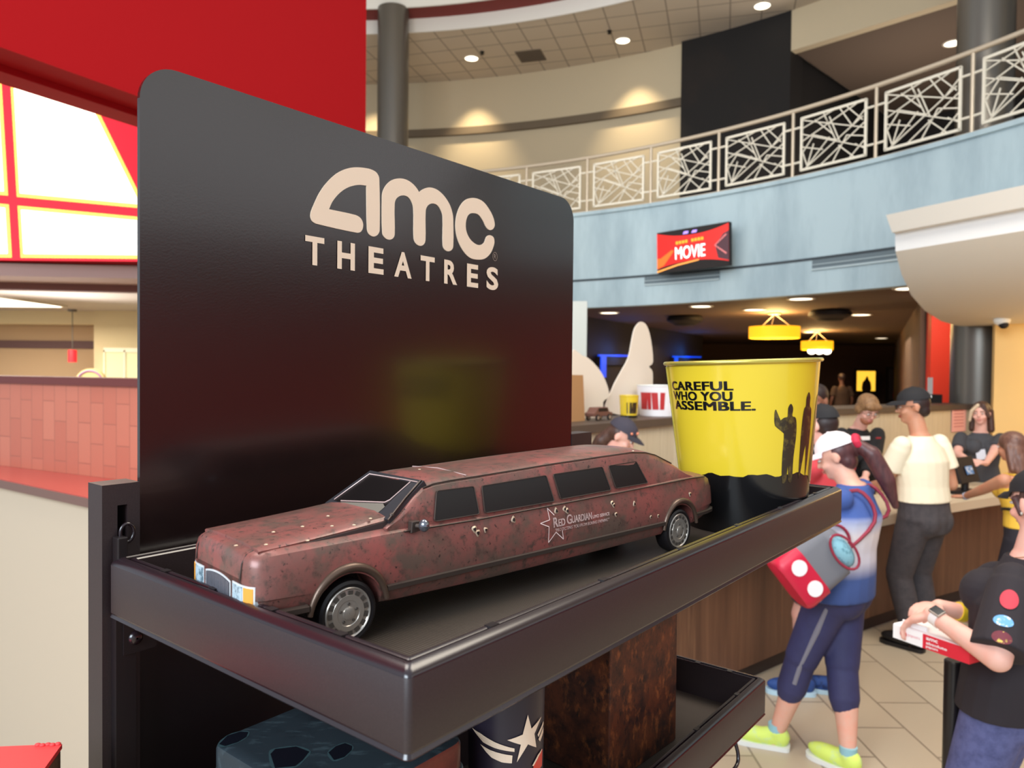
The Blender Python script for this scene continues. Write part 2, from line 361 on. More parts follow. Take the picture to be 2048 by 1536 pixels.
# backlit menu sign under the header
t = thing('backlit_sign', (-3.9, 5.75, 2.7), 'large glowing white backlit sign with red grid bars under the red header', 'sign')
sx0, sx1, sz0, sz1 = -5.4, -2.35, 2.69, 4.9
M_glow = mat('glowing_white_sign_face', (255, 250, 232), .5, emit=2.6, emit_rgb=(255, 250, 228))
M_glowy = mat('yellow_sign_bloom', (255, 236, 120), .5, emit=1.25, emit_rgb=(255, 226, 96))  # yellow border stands in for bloom around the white panes
M_glowr = mat('glowing_red_sign_film', (250, 40, 60), .5, emit=.62, emit_rgb=(250, 34, 56))
mb = MB(); mb.bb((sx0, 5.75, sz0), (sx1, 5.95, sz1)); mb.build('housing', M_redwall, t)
vx = lambda z: -3.862+(z-3.15)*-.055           # the slanting upright bar
hz = lambda x: 3.155-(x+3.93)*.085
def pane(nm, poly):
    mb = MB(); mb.prism(poly, (0, 5.75, 0), (1, 0, 0), (0, 0, 1), .006); mb.build(nm, M_glowy, t)
    cx, cz = sum(p[0] for p in poly)/len(poly), sum(p[1] for p in poly)/len(poly); q = []
    n = len(poly)
    for i in range(n):                                       # inset the bright middle by 3 cm
        a, b, c = [V((*poly[k % n], 0)) for k in (i-1, i, i+1)]
        u, v = (a-b).normalized(), (c-b).normalized(); h = (u+v).normalized(); q.append(tuple((b+h*(.030/max(.3, abs(math.sin(u.angle(v)/2)))))[:2]))
    mb = MB(); mb.prism(q, (0, 5.742, 0), (1, 0, 0), (0, 0, 1), .006); mb.build('bright_pane', M_glow, t)
g = .034
tri = [(-3.30, 4.06), (-2.80, 3.09)]                         # slanting edge of the red corner
pane('pane', [(vx(sz0)-g-1.2, sz0+.02), (vx(sz0)-g, sz0+.02), (vx(3.1)-g, hz(-3.9)-g), (vx(3.1)-g-1.2, hz(-5)-g)])
pane('pane', [(vx(sz0)+g, sz0+.02), (-2.4, sz0+.02), (-2.4, hz(-2.4)-g), (vx(3.1)+g, hz(-3.8)-g)])
pane('pane', [(vx(3.2)-g-1.2, hz(-5)+g), (vx(3.2)-g, hz(-3.9)+g), (vx(4.8)-g, 4.8), (vx(4.8)-g-1.2, 4.8)])
pane('pane', [(vx(3.2)+g, hz(-3.8)+g), (-2.83, hz(-2.83)+g), (-3.64, 4.72), (vx(4.7)+g, 4.72)])
mb = MB(); mb.bb((sx0, 5.744, sz0-.0), (sx1, 5.75, sz1)); mb.build('red_face', M_glowr, t)
# a fluorescent panel and a downlight in the left room
M_lamp = mat('lamp_diffuser', (255, 246, 226), .5, emit=3.2, emit_rgb=(255, 240, 214))
M_trimring = mat('lamp_trim_ring', (214, 206, 192), .5)
t = thing('ceiling_light_panel', (-6.5, 8.3, 2.66), 'bright rectangular light panel in the grey soffit, far left', 'ceiling light')
mb = MB(); mb.bb((-7.6, 8.2, 2.635), (-5.75, 8.3+1.3, 2.66)); mb.build('frame', M_trimring, t)
mb = MB(); mb.bb((-7.55, 8.25, 2.628), (-5.80, 9.55, 2.64)); mb.build('diffuser', M_lamp, t)

def downlight(p, r, label, group, z_face=-1, m=M_lamp):
    t = thing('downlight', p, label, 'ceiling light', group)
    mb = MB(); mb.lathe(p, [(r*1.22, 0), (r*1.22, -.012), (r, -.014), (r, 0)], 28); mb.build('trim_ring', M_trimring, t, smooth=40)
    mb = MB(); mb.lathe(p, [(.001, -.008), (r*.6, -.009), (r, -.006)], 28); mb.build('lamp_face', m, t, smooth=60)
    return t
downlight(V((-5.95, 9.6, 2.655)), .13, 'round downlight at the soffit edge above the beige left room', 'downlights')
t = thing('pendant_lamp', (-6.22, 10.3, 2.65), 'small red cylinder pendant lamp hanging in the beige left room', 'pendant lamp')
pp = at(145, 712, 10.3)
mb = MB(); mb.lathe(pp, [(.001, .085), (.05, .085), (.055, .07), (.055, -.085), (.05, -.085), (.05, .06), (.001, .06)], 24); mb.build('lamp_shade', mat('red_lamp_shade', (240, 40, 52), .5, emit=.45), t, smooth=40)
mb = MB(); mb.tube(pp+Z*.08, (pp.x, pp.y, 2.66), .006); mb.lathe((pp.x, pp.y, 2.66), [(.001, 0), (.06, 0), (.055, -.03), (.001, -.035)], 20); mb.build('cord', M_steelcol, t)
t = thing('round_sign', at(176, 752, 9.6), 'cream round sign edge peeking over the dark wall cap, left room', 'sign')
mb = MB(); q_ = at(180, 768, 9.6); mb.tube((q_.x, q_.y+.03, 0), (q_.x, q_.y+.03, q_.z-.18), .03); mb.build('stand', M_black, t)
pp = at(180, 768, 9.6)
mb = MB(); mb.tube(pp, pp+V((0, .06, 0)), .20, seg=40); mb.build('disc', mat('round_sign_cream', (236, 214, 150), .5), t, smooth=40)
mb = MB(); mb.path([pp+V((.17*math.cos(a), -.006, .17*math.sin(a))) for a in [2*PI*i/40 for i in range(40)]], .012, closed=True); mb.build('rim', mat('round_sign_purple', (170, 120, 170), .5), t, smooth=60)
t = thing('double_door', at(245, 730, 10.48), 'pale glazed double door at the back of the left room', 'door')
a, b = at(212, 700, 10.47), at(290, 700, 10.47)
mb = MB(); mb.bb((a.x, 10.42, 0), (b.x, 10.5, a.z)); mb.build('door_leaf', mat('pale_green_door_glow', (226, 222, 176), .5, emit=.12), t)  # weak glow put into the door leaf, which is no lamp
mb = MB()
for f in (0, .52): mb.bb((a.x+f*.55, 10.40, 0), (a.x+f*.55+.02, 10.42, a.z))
mb.bb((a.x, 10.40, a.z-.03), (b.x, 10.42, a.z+.03)); mb.build('door_frame', mat('door_frame_white', (244, 240, 216), .5), t)

# ------------------------------------------------ left counter, tiled wall behind it
ZC = 1.34
ca, cb = onz(0, 959, ZC), onz(185, 998, ZC); ca.z = cb.z = 0; cdv = (cb-ca).normalized(); cn = V((-cdv.y, cdv.x, 0))
def cpt(t, o, z): return ca+cdv*t+cn*o+Z*z
t = thing('service_counter', cpt(.5, 0, 0), 'tan bar height counter with dark edged reddish top beside the display rack', 'counter')
def cbox(t0, t1, o0, o1, z0, z1):
    mb = MB(); mb.loft([[cpt(x, o, z) for o, z in ((o0, z0), (o1, z0), (o1, z1), (o0, z1))] for x in (t0, t1)]); return mb
cbox(-1.6, 2.0, .04, .44, 0, ZC-.04).build('front_panel', mat('tan_counter_laminate', (200, 182, 160), .55, bump=(3, .03)), t)
cbox(-1.65, 2.05, 0, .46, ZC-.04, ZC-.004).build('edge_band', mat('taupe_edge_band', (118, 88, 80), .5), t)
cbox(-1.65, 2.05, .008, .46, ZC-.004, ZC).build('countertop', mat('red_sheen_countertop', (196, 84, 74), .22), t)  # red reflection is painted into the top's colour
tl = brick_mat('red_lit_wall_tile', (196, 116, 92), (168, 98, 78), .20, .098, .003, 0, .5, .3, var=(186, 104, 82), bump=.3)  # red sign light on cream tile, painted into the tile colour
# upright tiles: map the brick pattern so that rows run up the wall
nt = tl.node_tree; mp = [n for n in nt.nodes if n.type == 'MAPPING'][0]
twa, twb = onz(42, 936, ZC), onz(275, 964, ZC); twa.z = twb.z = 0; twd = (twb-twa).normalized(); twn = V((-twd.y, twd.x, 0))
mp.inputs['Rotation'].default_value = (0, 0, 0)
uvn = nt.nodes.new('ShaderNodeUVMap'); nt.links.new(uvn.outputs[0], mp.inputs[0])
mb = MB(); mb.loft([[twa+twd*x+twn*o+Z*z for o, z in ((0, ZC+.0005), (.12, ZC+.0005), (.12, 1.785), (0, 1.785))] for x in (-1.2, 1.9)])
o = mb.build('wall_tile', tl, kind='structure')
uv = o.data.uv_layers.new(name='UVMap')
for lp in o.data.loops:
    p = o.data.vertices[lp.vertex_index].co; uv.data[lp.index].uv = (p.z, (p-twa).dot(twd))
mb = MB(); mb.loft([[twa+twd*x+twn*o+Z*z for o, z in ((-.02, 1.785), (.16, 1.785), (.16, 1.822), (-.02, 1.822))] for x in (-1.2, 1.9)]); mb.build('trim_11', mat('oxblood_wall_cap', (104, 48, 44), .45), kind='structure')

# ------------------------------------------------ concession counter
cl = [(-.3, 2.75), (.55, 3.62), (1.53, 4.44), (2.48, 5.19), (3.63, 5.95), (5.0, 6.72)]
cl = [p[:2] for p in catmull(cl, 6, False)]
t = thing('concession_counter', (1.53, 4.6, 0), 'long curved wood fronted concession counter with cream top', 'counter')
wood = mat('walnut_counter_laminate', (112, 78, 56), .5, nz=[((84, 56, 40), 9, .4, .7, (1, 1, .06)), ((140, 102, 74), 26, .55, .75, (1, 1, .03))])
mb = MB(); strip(mb, cl, .11, .80, .05, .12); mb.build('front_panel', wood, t, smooth=30)
mb = MB(); strip(mb, cl, 0, .11, .10, .16); mb.build('toe_kick', mat('black_toe_kick', (52, 42, 38), .6), t, smooth=30)
mb = MB(); strip(mb, cl, .80, .87, -.06, .50); mb.build('countertop', mat('cream_countertop', (226, 208, 178), .35), t, smooth=30)
mb = MB(); strip(mb, cl, .0, .80, .44, .49); mb.build('back_panel', M_brown, t, smooth=30)

# ------------------------------------------------ columns
def column(x, y, r, z1, label):
    t = thing('round_column', (x, y, 0), label, 'column', 'round grey columns')
    mb = MB(); mb.lathe((x, y, 0), [(r, 0), (r, z1)], 48, cap=True); mb.build('shaft', M_steelcol, t, smooth=30)
    mb = MB(); mb.lathe((x, y, 0), [(r+.03, 0), (r+.03, .15), (r, .17)], 48); mb.build('base_ring', M_black, t, smooth=30)
column(-2.548, 15.637, .325, 9.37, 'tall grey column right of the red header wall')
column(5.86, 9.32, .315, 9.1, 'thick grey column under the white canopy')

# ------------------------------------------------ balcony railing
t = thing('balcony_railing', arc(R0, 45, 4.7), 'white balcony railing with laser cut shard pattern panels', 'railing')
M_rail = mat('railing_white_enamel', (232, 224, 206), .45)
rr = R0+.06
mb = MB(); mb.path([arc(rr, a, 5.68) for a in arcs(14, 84, 70)], .032, 10); mb.build('handrail', mat('handrail_beige_metal', (206, 190, 168), .35, .3), t, smooth=60)
seg = [(0, .97, 1, .50), (0, .80, .55, 1), (0, .55, .9, 1), (0, .70, 1, .15), (.05, 0, .95, .72), (.1, .05, .02, .35), (.1, .05, .2, .45), (.1, .05, .45, .5), (.3, 0, 1, .62), (.5, 0, .72, .45),
       (.55, .42, .4, .85), (.55, .42, .2, .62), (.72, .45, 1, .35), (.45, .88, .62, .35), (.6, 1, .8, .6), (.8, .6, 1, .85), (.7, 1, .95, .66), (0, .45, .35, .3), (.2, .62, 0, .3), (.75, 0, 1, .3), (.85, 0, .6, .3), (.85, .25, 1, .12), (.22, .9, .5, .55), (.35, 1, .45, .7)]
p0 = onz(1581, 360, 4.68); a0 = math.degrees(math.atan2(p0.y-C0.y, p0.x-C0.x)); st = math.degrees(1.235/rr)
for k in range(-4, 6):
    a = a0+k*st; p = arc(rr, a, 0)
    mb = MB(); mb.tube(p+Z*4.68, p+Z*5.66, .024, seg=10); mb.build('post', MATS['handrail_beige_metal'], t, smooth=60)
for k in range(-4, 5):
    A, B = arc(rr, a0+k*st, 0), arc(rr, a0+(k+1)*st, 0); d = (A-B).normalized(); n = V((-d.y, d.x, 0)); Lw = (A-B).length
    w0, w1, z0, z1 = .14, Lw-.14, 4.80, 5.54
    P = lambda x, y: B+d*(w0+(w1-w0)*x)+Z*(z0+(z1-z0)*y)
    mb = MB()
    def bar(a, b, wd, th):
        q = (b-a); ln_ = q.length; q.normalize(); s = q.cross(n).normalized()
        mb.loft([[x+s*wd/2*i+n*th/2*j for i, j in ((-1, -1), (1, -1), (1, 1), (-1, 1))] for x in (a-q*wd*.3, b+q*wd*.3)])
    for e in ((0, 0, 1, 0), (1, 0, 1, 1), (1, 1, 0, 1), (0, 1, 0, 0)): bar(P(*e[:2]), P(*e[2:]), .034, .024)
    for e in seg: bar(P(*e[:2]), P(*e[2:]), .014, .014)
    mb.build('pattern_panel', M_rail, t)
    mb = MB()
    for x0, x1 in ((.02, w0), (w1, Lw-.02)):
        for z in (4.92, 5.42): mb.tube(B+d*x0+Z*z, B+d*x1+Z*z, .016, seg=8)
    mb.build('bracket', M_rail, t)
mb = MB(); mb.path([arc(rr, a, 4.72) for a in arcs(14, 84, 70)], .02, 6); mb.build('bottom_rail', MATS['handrail_beige_metal'], t, smooth=60)

# ------------------------------------------------ screen, slot vents, lights
TL, TR, BR, BL = at(1306, 468, 12.15), at(1448, 445, 11.25), at(1459, 528, 11.2), at(1315, 547, 12.1)
t = thing('hanging_screen', (TL+BR)/2, 'wide red cinema screen sign hung on the blue grey fascia', 'screen')
X = (TR-TL); Yv = (TL-BL); sw, sh = X.length, Yv.length; X.normalize(); Yv.normalize(); Yv = (Yv-X*Yv.dot(X)).normalized(); N = X.cross(Yv).normalized()
def sc(x, y, o=0): return BL+X*(x*sw)+Yv*(y*sh)+N*o
mb = MB(); mb.loft([[sc(0, 0, o), sc(1, 0, o), sc(1, 1, o), sc(0, 1, o)] for o in (-.09, 0)]); mb.build('housing', M_lobbyblack, t)
def spoly(nm, pts, rgb, e, o):
    mb = MB(); mb.add([sc(p[0], p[1], o) for p in pts], [tuple(range(len(pts)))]); return mb.build(nm, mat(nm+'_glow', rgb, .4, emit=e), t)
rng = [i/16 for i in range(17)]
spoly('red_picture', [(x, .10+.12*(1-(2*x-1)**2)) for x in rng]+[(x, .97-.14*(1-(2*x-1)**2)) for x in reversed(rng)], (200, 26, 20), .85, .004)
spoly('dark_picture_side', [(.86, .2), (1, .12), (1, .8), (.93, .75), (.82, .5)], (66, 34, 44), .5, .006)
spoly('orange_streak', [(0, .10), (.1, .17), (.25, .5), (.22, .53), (.05, .35), (0, .36)], (214, 96, 30), .8, .006)
spoly('gold_streak', [(0, .01), (.0, .05), (.3, .17), (.6, .23), (.6, .2), (.3, .13)], (230, 150, 70), .9, .007)
mb = MB(); mb.path([sc(.97, .72, .008), sc(.82, .5, .008), sc(.97, .28, .008)], .012, 5); mb.build('chevron', mat('chevron_glow', (205, 120, 120), .4, emit=.7), t)
mb = MB(); put_text(mb, 'MOVIE', sc(.27, .28), X, Yv, sw*.42, sh*.30, .008, N, .010); mb.build('screen_lettering', mat('screen_white_glow', (250, 245, 245), .4, emit=1.0), t)
mb = MB()
for i in range(9):
    if i != 4: mb.prism([(0, 0), (.032*sw, 0), (.032*sw, .07*sh), (0, .07*sh)], sc(.28+.044*i, .645+.003*i, .006), X, Yv, .004)
mb.build('caption_row', mat('screen_orange_glow', (250, 150, 40), .4, emit=1.0), t)
for i in range(2):
    mb = MB(); mb.prism([(0, 0), (.07*sw, 0), (.08*sw, .06*sh), (.02*sw, .06*sh)], sc(.38+.12*i, .87, .006), X, Yv, .004)
    mb.build('violet_mark', mat('screen_violet_glow', (170, 140, 240), .4, emit=.8), t)

def slot_vent(u0, u1, lab):
    A, B = onz(u0, 560, 3.44), onz(u1, 520, 3.44)
    a = [math.degrees(math.atan2(R0*0+q.y-C0.y, q.x-C0.x)) for q in (circ(u0), circ(u1))]
    t = thing('slot_vent', arc(R0, sum(a)/2, 3.42), lab, 'vent', 'slot vents in the fascia')
    mb = MB(); ring_solid(mb, R0-.012, R0, 3.35, 3.47, a[0], a[1], 16); mb.build('recess', mat('vent_grey', (100, 114, 122), .7), t)
    mb = MB(); ring_solid(mb, R0-.03, R0, 3.325, 3.35, a[0], a[1], 16); ring_solid(mb, R0-.02, R0, 3.40, 3.41, a[0], a[1], 16); mb.build('blade', mat('vent_pale_grey', (176, 192, 198), .6), t)
def circ(u):
    d = ray(u, 540); a = d.x**2+d.y**2; b = -2*(d.x*C0.x+d.y*C0.y); c = C0.x**2+C0.y**2-R0*R0
    return EYE+d*((-b+math.sqrt(b*b-4*a*c))/(2*a))
slot_vent(1290, 1440, 'slot vent in the fascia under the red screen')
slot_vent(1625, 1800, 'slot vent in the fascia beside the white canopy')

for (x, y), lb in zip(((-1.01, 17.35), (2.35, 16.35), (4.86, 14.75)), ('left of the dark ceiling vent', 'between ceiling vent and black wall', 'above the black wall section')):
    downlight(V((x, y, 9.1)), .15, 'round downlight in the tiled ceiling, '+lb, 'downlights')
for x, y in ((-1.0, 18.3), (2.9, 17.2), (-3.6, 18.2)):      # the pools of light those lamps throw on the cream wall
    l = bpy.data.lights.new('wall_washer', 'SPOT'); l.energy = 300; l.color = (1, .80, .5); l.spot_size = 1.25; l.spot_blend = 1; l.shadow_soft_size = .08
    a = math.atan2(y-C0.y, x-C0.x); o = bpy.data.objects.new('wall_washer', l); COL.objects.link(o); o.location = (C0.x+(RU-.75)*math.cos(a), C0.y+(RU-.75)*math.sin(a), 9.05)
    o.rotation_euler = (V((C0.x+RU*math.cos(a), C0.y+RU*math.sin(a), 5.9))-o.location).to_track_quat('-Z', 'Y').to_euler()
t = thing('ceiling_vent', (.36, 17.18, 9.1), 'square dark return vent set in the tiled ceiling', 'vent')
Rm = Matrix.Rotation(-math.radians(16), 3, 'Z')
mb = MB(); mb.box((.36, 17.18, 9.095), (.60, .60, .02), Rm); mb.build('grille', mat('vent_brown', (118, 104, 88), .7), t)
mb = MB()
for i in range(7): mb.box(V((.36, 17.18, 9.08))+Rm @ V((0, -.24+.08*i, 0)), (.56, .02, .012), Rm)
mb.build('slat', mat('vent_brown_dark', (92, 80, 68), .7), t)
for x, y, lb in ((-.75, 17.0, 'left downlight'), (2.0, 15.9, 'middle downlight')):
    t = thing('sprinkler_head', (x, y, 9.1), 'tiny dark sprinkler head in the ceiling beside the '+lb, 'sprinkler', 'sprinkler heads')
    mb = MB(); mb.lathe((x, y, 9.1), [(.05, 0), (.05, -.015), (.02, -.02), (.02, -.05), (.045, -.055), (.04, -.06), (.001, -.06)], 14); mb.build('head', M_black, t)
downlight(onz(1906, 86, 8.32), .15, 'downlight in the dark alcove soffit beside the upper column', 'downlights')
for (u, v), lb in zip([(1218, 625), (1402, 612), (1508, 619), (1602, 597), (1819, 576), (1722, 629), (1620, 664), (1763, 676)],
        ['above the white fin shaped standee', 'left of the big pendant lamps', 'just above the larger pendant lamp', 'nearest the fascia, right of the larger pendant lamp', 'at the edge of the white canopy', 'right of the round ceiling speaker', 'between the two pendant lamps', 'deepest in the lobby, right of the pendants']):
    p = onz(u, v, 3.0)
    downlight(p, .17, 'lobby downlight '+lb, 'downlights')
for (u, v), lb in (((1370, 632), 'left'), ((1660, 620), 'right')):
    p = onz(u, v, 3.0); t = thing('ceiling_speaker', p, 'black round speaker hung from the lobby ceiling, %s of the pendant lamps' % lb, 'speaker', 'black ceiling speakers')
    mb = MB(); mb.lathe(p, [(.30, 0), (.36, -.04), (.36, -.10), (.25, -.16), (.001, -.17)], 28); mb.build('cabinet', M_lobbyblack, t, smooth=40)
    mb = MB(); mb.lathe(p, [(.24, -.162), (.2, -.19), (.001, -.20)], 28); mb.build('cone', M_black, t, smooth=40)

M_drum = mat('glowing_amber_drum', (255, 190, 40), .6, emit=1.15, emit_rgb=(255, 176, 26))
def pendant(u0, u1, v0, v1, y, lab, bulbs=0):
    a, b = at(u0, v0, y), at(u1, v1, y); c = (a+b)/2; r = (b.x-a.x)/2; h = a.z-b.z
    t = thing('drum_pendant', c, lab, 'pendant lamp', 'amber drum pendants')
    mb = MB(); mb.lathe(c, [(r, -h/2), (r, h/2), (r-.02, h/2), (r-.02, -h/2), (r, -h/2)], 48); mb.build('drum_shade', M_drum, t, smooth=40)
    mb = MB()
    for q in (0, 2.1, 4.2): mb.tube(c+V((r*.7*math.cos(q), r*.7*math.sin(q), h/2)), (c.x, c.y, 2.98), .008, seg=6)
    mb.lathe((c.x, c.y, 3.0), [(.12, 0), (.12, -.03), (.001, -.04)], 20); mb.build('suspension', MATS['vent_brown'], t)
    for i in range(bulbs):
        mb = MB(); mb.ell(c+V((r*(.1+.5*i)-r*.6, -r*.4, -h*.65)), (.11, .11, .09)); mb.build('bulb', M_lamp, t, smooth=60)
    l = bpy.data.lights.new('pendant_glow', 'POINT'); l.energy = 110; l.color = (1, .66, .25); l.shadow_soft_size = .2
    o = bpy.data.objects.new('pendant_glow', l); COL.objects.link(o); o.location = c+Z*(h/2+.08)
pendant(1500, 1597, 653, 677, 14, 'larger amber drum pendant lamp in the dark lobby')
pendant(1604, 1664, 682, 700, 20, 'smaller amber drum pendant lamp with bulbs, farther back', 3)

# blue strips and lit posters in the lobby
M_bluel = mat('blue_neon', (20, 80, 235), .5, emit=.7, emit_rgb=(10, 70, 240))
wd = V((6.0-1.57, 23.4-15.5, 0)).normalized(); wn = V((wd.y, -wd.x, 0))
for u0, u1, lb in ((1190, 1262, 'left of the fin shaped standee'), (1340, 1396, 'behind the yellow bucket rim')):
    A, B = onp(u0, 722, V((1.57, 15.5, 0)), wn), onp(u1, 722, V((1.57, 15.5, 0)), wn)
    t = thing('neon_strip', A, 'blue glowing light strip on the dark lobby wall '+lb, 'light strip', 'blue light strips')
    mb = MB(); mb.loft([[x+wn*o+Z*z for o, z in ((.02, -.09), (.12, -.09), (.12, .09), (.02, .09))] for x in (A, B)]); mb.build('housing', M_lobbyblack, t)
    mb = MB(); mb.loft([[x+wn*o+Z*z for o, z in ((.06, .1), (.10, .1), (.10, .14), (.06, .14))] for x in (A, B)]); mb.loft([[A+wn*o+wd*q+Z*z for o, q in ((.12, 0), (.14, 0), (.14, .3), (.12, .3))] for z in (-.35, .1)]); mb.build('tube', M_bluel, t)
    l = bpy.data.lights.new('neon_glow', 'POINT'); l.energy = 9; l.color = (.05, .25, 1); l.shadow_soft_size = .3
    o = bpy.data.objects.new('neon_glow', l); COL.objects.link(o); o.location = (A+B)/2+wn*.35+Z*.2
def poster(u0, u1, v0, v1, y, lab, cols, e):
    a, b = at(u0, v0, y), at(u1, v1, y); t = thing('lit_poster', (a+b)/2, lab, 'poster', 'posters at the back of the lobby')
    w_, h_ = b.x-a.x, a.z-b.z
    mb = MB(); mb.bb((a.x-.08, y, b.z-.08), (b.x+.08, y+.08, a.z+.08)); mb.build('frame', M_lobbyblack, t)
    mb = MB(); mb.bb((a.x, y-.01, b.z), (b.x, y, a.z)); mb.build('picture', mat(lab[:14]+'_picture', cols[0], .4, emit=e), t)
    mb = MB(); mb.prism(catmull([(.3*w_, 0), (.75*w_, 0), (.75*w_, .4*h_), (.65*w_, .55*h_), (.55*w_, .75*h_), (.42*w_, .55*h_), (.3*w_, .4*h_)], 4), (a.x, y-.01, b.z), (1, 0, 0), (0, 0, 1), .01); mb.build('dark_shape', mat(lab[:14]+'_shape', cols[1], .5), t)
poster(1714, 1750, 742, 782, 28, 'bright yellow backlit poster at the back of the lobby', ((255, 196, 60), (60, 40, 20)), 1.0)
poster(1778, 1812, 738, 800, 28, 'dark poster with a red patch at the back of the lobby', ((44, 36, 34), (170, 40, 34)), .05)
t = thing('narrow_sign', at(1865, 790, 9.4), 'narrow pale vertical sign standing by the orange red wall panel', 'sign')
a, b = at(1858, 755, 9.4), at(1872, 800, 9.4)
mb = MB(); mb.bb((a.x, 9.4, b.z), (a.x+.05, 9.43, a.z)); mb.build('panel', mat('banner_grey', (206, 200, 196), .5), t)
mb = MB(); mb.bb((a.x-.06, 9.34, 1.50), (a.x+.14, 9.5, 1.62)); mb.build('stand_base', M_black, t)

# ------------------------------------------------ white canopy
t = thing('flared_canopy', (5.0, 7.6, 2.5), 'big white flared canopy curving down to the grey column', 'canopy')
A0 = at(1772, 430, 8.0); dirc = V((.56, -1.33, 0)).normalized()
prof = [(1772, 430, 8.0), (1785, 466, 8.03), (1790, 464, 8.06)]
top = [at(u, v, y) for u, v, y in [(1772, 430, 8.0), (1784, 465, 8.0), (1793, 468, 8.08)]]
mid = [at(u, v, y) for u, v, y in [(1790, 464, 8.08), (1791, 503, 8.08)]]
bowl = [at(u, v, y) for u, v, y in [(1791, 503, 8.08), (1803, 548, 8.2), (1822, 590, 8.4), (1850, 622, 8.65), (1882, 642, 8.85), (1915, 652, 9.05), (1990, 656, 9.5)]]
dA = (onz(2048, 370, A0.z)-A0); dA.z = 0; dA.normalize()
def ext(nm, pts, m, back):
    p2 = pts+[V((p.x, p.y, p.z)) for p in back]
    mb = MB(); mb.loft([[p+dA*s for p in p2] for s in (0, 3.6)]); mb.build(nm, m, t, smooth=35)
bk = V((1.6, 1.2, 0))
ext('cornice', top, M_offwhite, [top[-1]+bk, top[0]+bk])
ext('fascia_band', mid, mat('canopy_bright_white_paint', (252, 252, 250), .5), [mid[1]+bk, mid[0]+bk])
ext('bowl_underside', bowl, mat('canopy_warm_white_paint', (232, 222, 204), .65), [bowl[0]+V((2.2, 1.6, 0))])
pc = at(2004, 640, 8.3)
t = thing('dome_camera', pc, 'white dome security camera under the white canopy', 'camera')
mb = MB(); mb.ell(pc, (.085, .085, .07)); mb.tube(pc, pc+Z*.09, .05); mb.build('body', M_white, t, smooth=60)
mb = MB(); mb.ell(pc+V((0, -.03, -.055)), (.05, .05, .045)); mb.build('dome_lens', M_lobbyblack, t, smooth=60)
l = bpy.data.lights.new('yellow_wall_lamp', 'POINT'); l.energy = 34; l.color = (1, .72, .34); l.shadow_soft_size = .15
o = bpy.data.objects.new('yellow_wall_lamp', l); COL.objects.link(o); o.location = (6.55, 7.3, 2.2)
t = thing('pink_notice', at(1915, 835, 8.5), 'pink printed notice taped to the cream divider', 'notice')
dd = V((5.72-3.06, 9.1-7.38, 0)).normalized(); dn = V((dd.y, -dd.x, 0)); P0 = V((3.06, 7.38, 0))+dn*.012
A, B = onp(1904, 815, P0, dn), onp(1931, 862, P0, dn)
mb = MB(); mb.loft([[V((q.x, q.y, 0))+dn*o+Z*z for o, z in ((0, B.z), (.004, B.z), (.004, A.z), (0, A.z))] for q in (A, B)]); mb.build('sheet', mat('pink_paper', (238, 178, 172), .8), t)
mb = MB()
for i in range(6):
    q = A.lerp(B, .12); q2 = A.lerp(B, .8); z = A.z-(A.z-B.z)*(.15+.13*i)
    mb.loft([[V((x.x, x.y, 0))+dn*.006+Z*zz for zz in (z, z+.008)] for x in (q, q2)], False, False)
mb.build('print_lines', mat('pink_print', (190, 96, 100), .8), t)
# right-hand lobby wall beyond the frame: brick red below a band of windows
wall_line('wall_right', (9.0, -5), (9.0, 6.5), 0, 2.9, .2, mat('brick_red_wall_paint', (200, 62, 50), .7))
wall_line('wall_right_upper', (9.0, -5), (9.0, 6.5), 6.2, 8.5, .2, M_cream)
wall_line('wall_right_end', (9.0, 2.6), (9.0, 6.5), 2.9, 6.2, .2, M_cream)
# ================================================================== display rack
M_rack = mat('black_brown_powder_coat', (42, 30, 32), .46, .0, spec=.6, nz=((52, 40, 41), 900, .45, .7), bump=(1400, .12, .0004))
M_rackgl = mat('gloss_black_edge', (34, 22, 27), .24, 0, spec=.8)
M_rackin = mat('rack_inner_black', (24, 16, 18), .45)
M_panel = mat('gloss_black_sign_panel', (26, 13, 13), .24, 0, spec=.8, coat=.4, bump=(420, .10, .0006))
M_cream_print = mat('cream_vinyl_print', (244, 220, 196), .5)
M_mesh = mat('ribbed_tray_floor', (70, 60, 52), .5)
nt = M_mesh.node_tree; b = nt.nodes['Principled BSDF']
tc = nt.nodes.new('ShaderNodeTexCoord'); mp = nt.nodes.new('ShaderNodeMapping'); mp.inputs['Rotation'].default_value = (0, 0, YAW-PI/2)
wv = nt.nodes.new('ShaderNodeTexWave'); wv.inputs['Scale'].default_value = 110; wv.bands_direction = 'X'; bu = nt.nodes.new('ShaderNodeBump'); bu.inputs['Strength'].default_value = .5; bu.inputs['Distance'].default_value = .001
nt.links.new(tc.outputs['Object'], mp.inputs[0]); nt.links.new(mp.outputs[0], wv.inputs[0]); nt.links.new(wv.outputs[0], bu.inputs['Height']); nt.links.new(bu.outputs[0], b.inputs['Normal'])

rack = thing('display_rack', W(.4, .3, 0)-Z*OR.z, 'black freestanding display rack with tall glossy cinema sign panel and tray shelves', 'display rack')
L_, S_, PV = .916, .396, .401
def wbox(a0, a1, b0, b1, c0, c1):
    mb = MB(); mb.loft([[W(a, b, c) for b, c in ((b0, c0), (b1, c0), (b1, c1), (b0, c1))] for a in (a0, a1)]); return mb
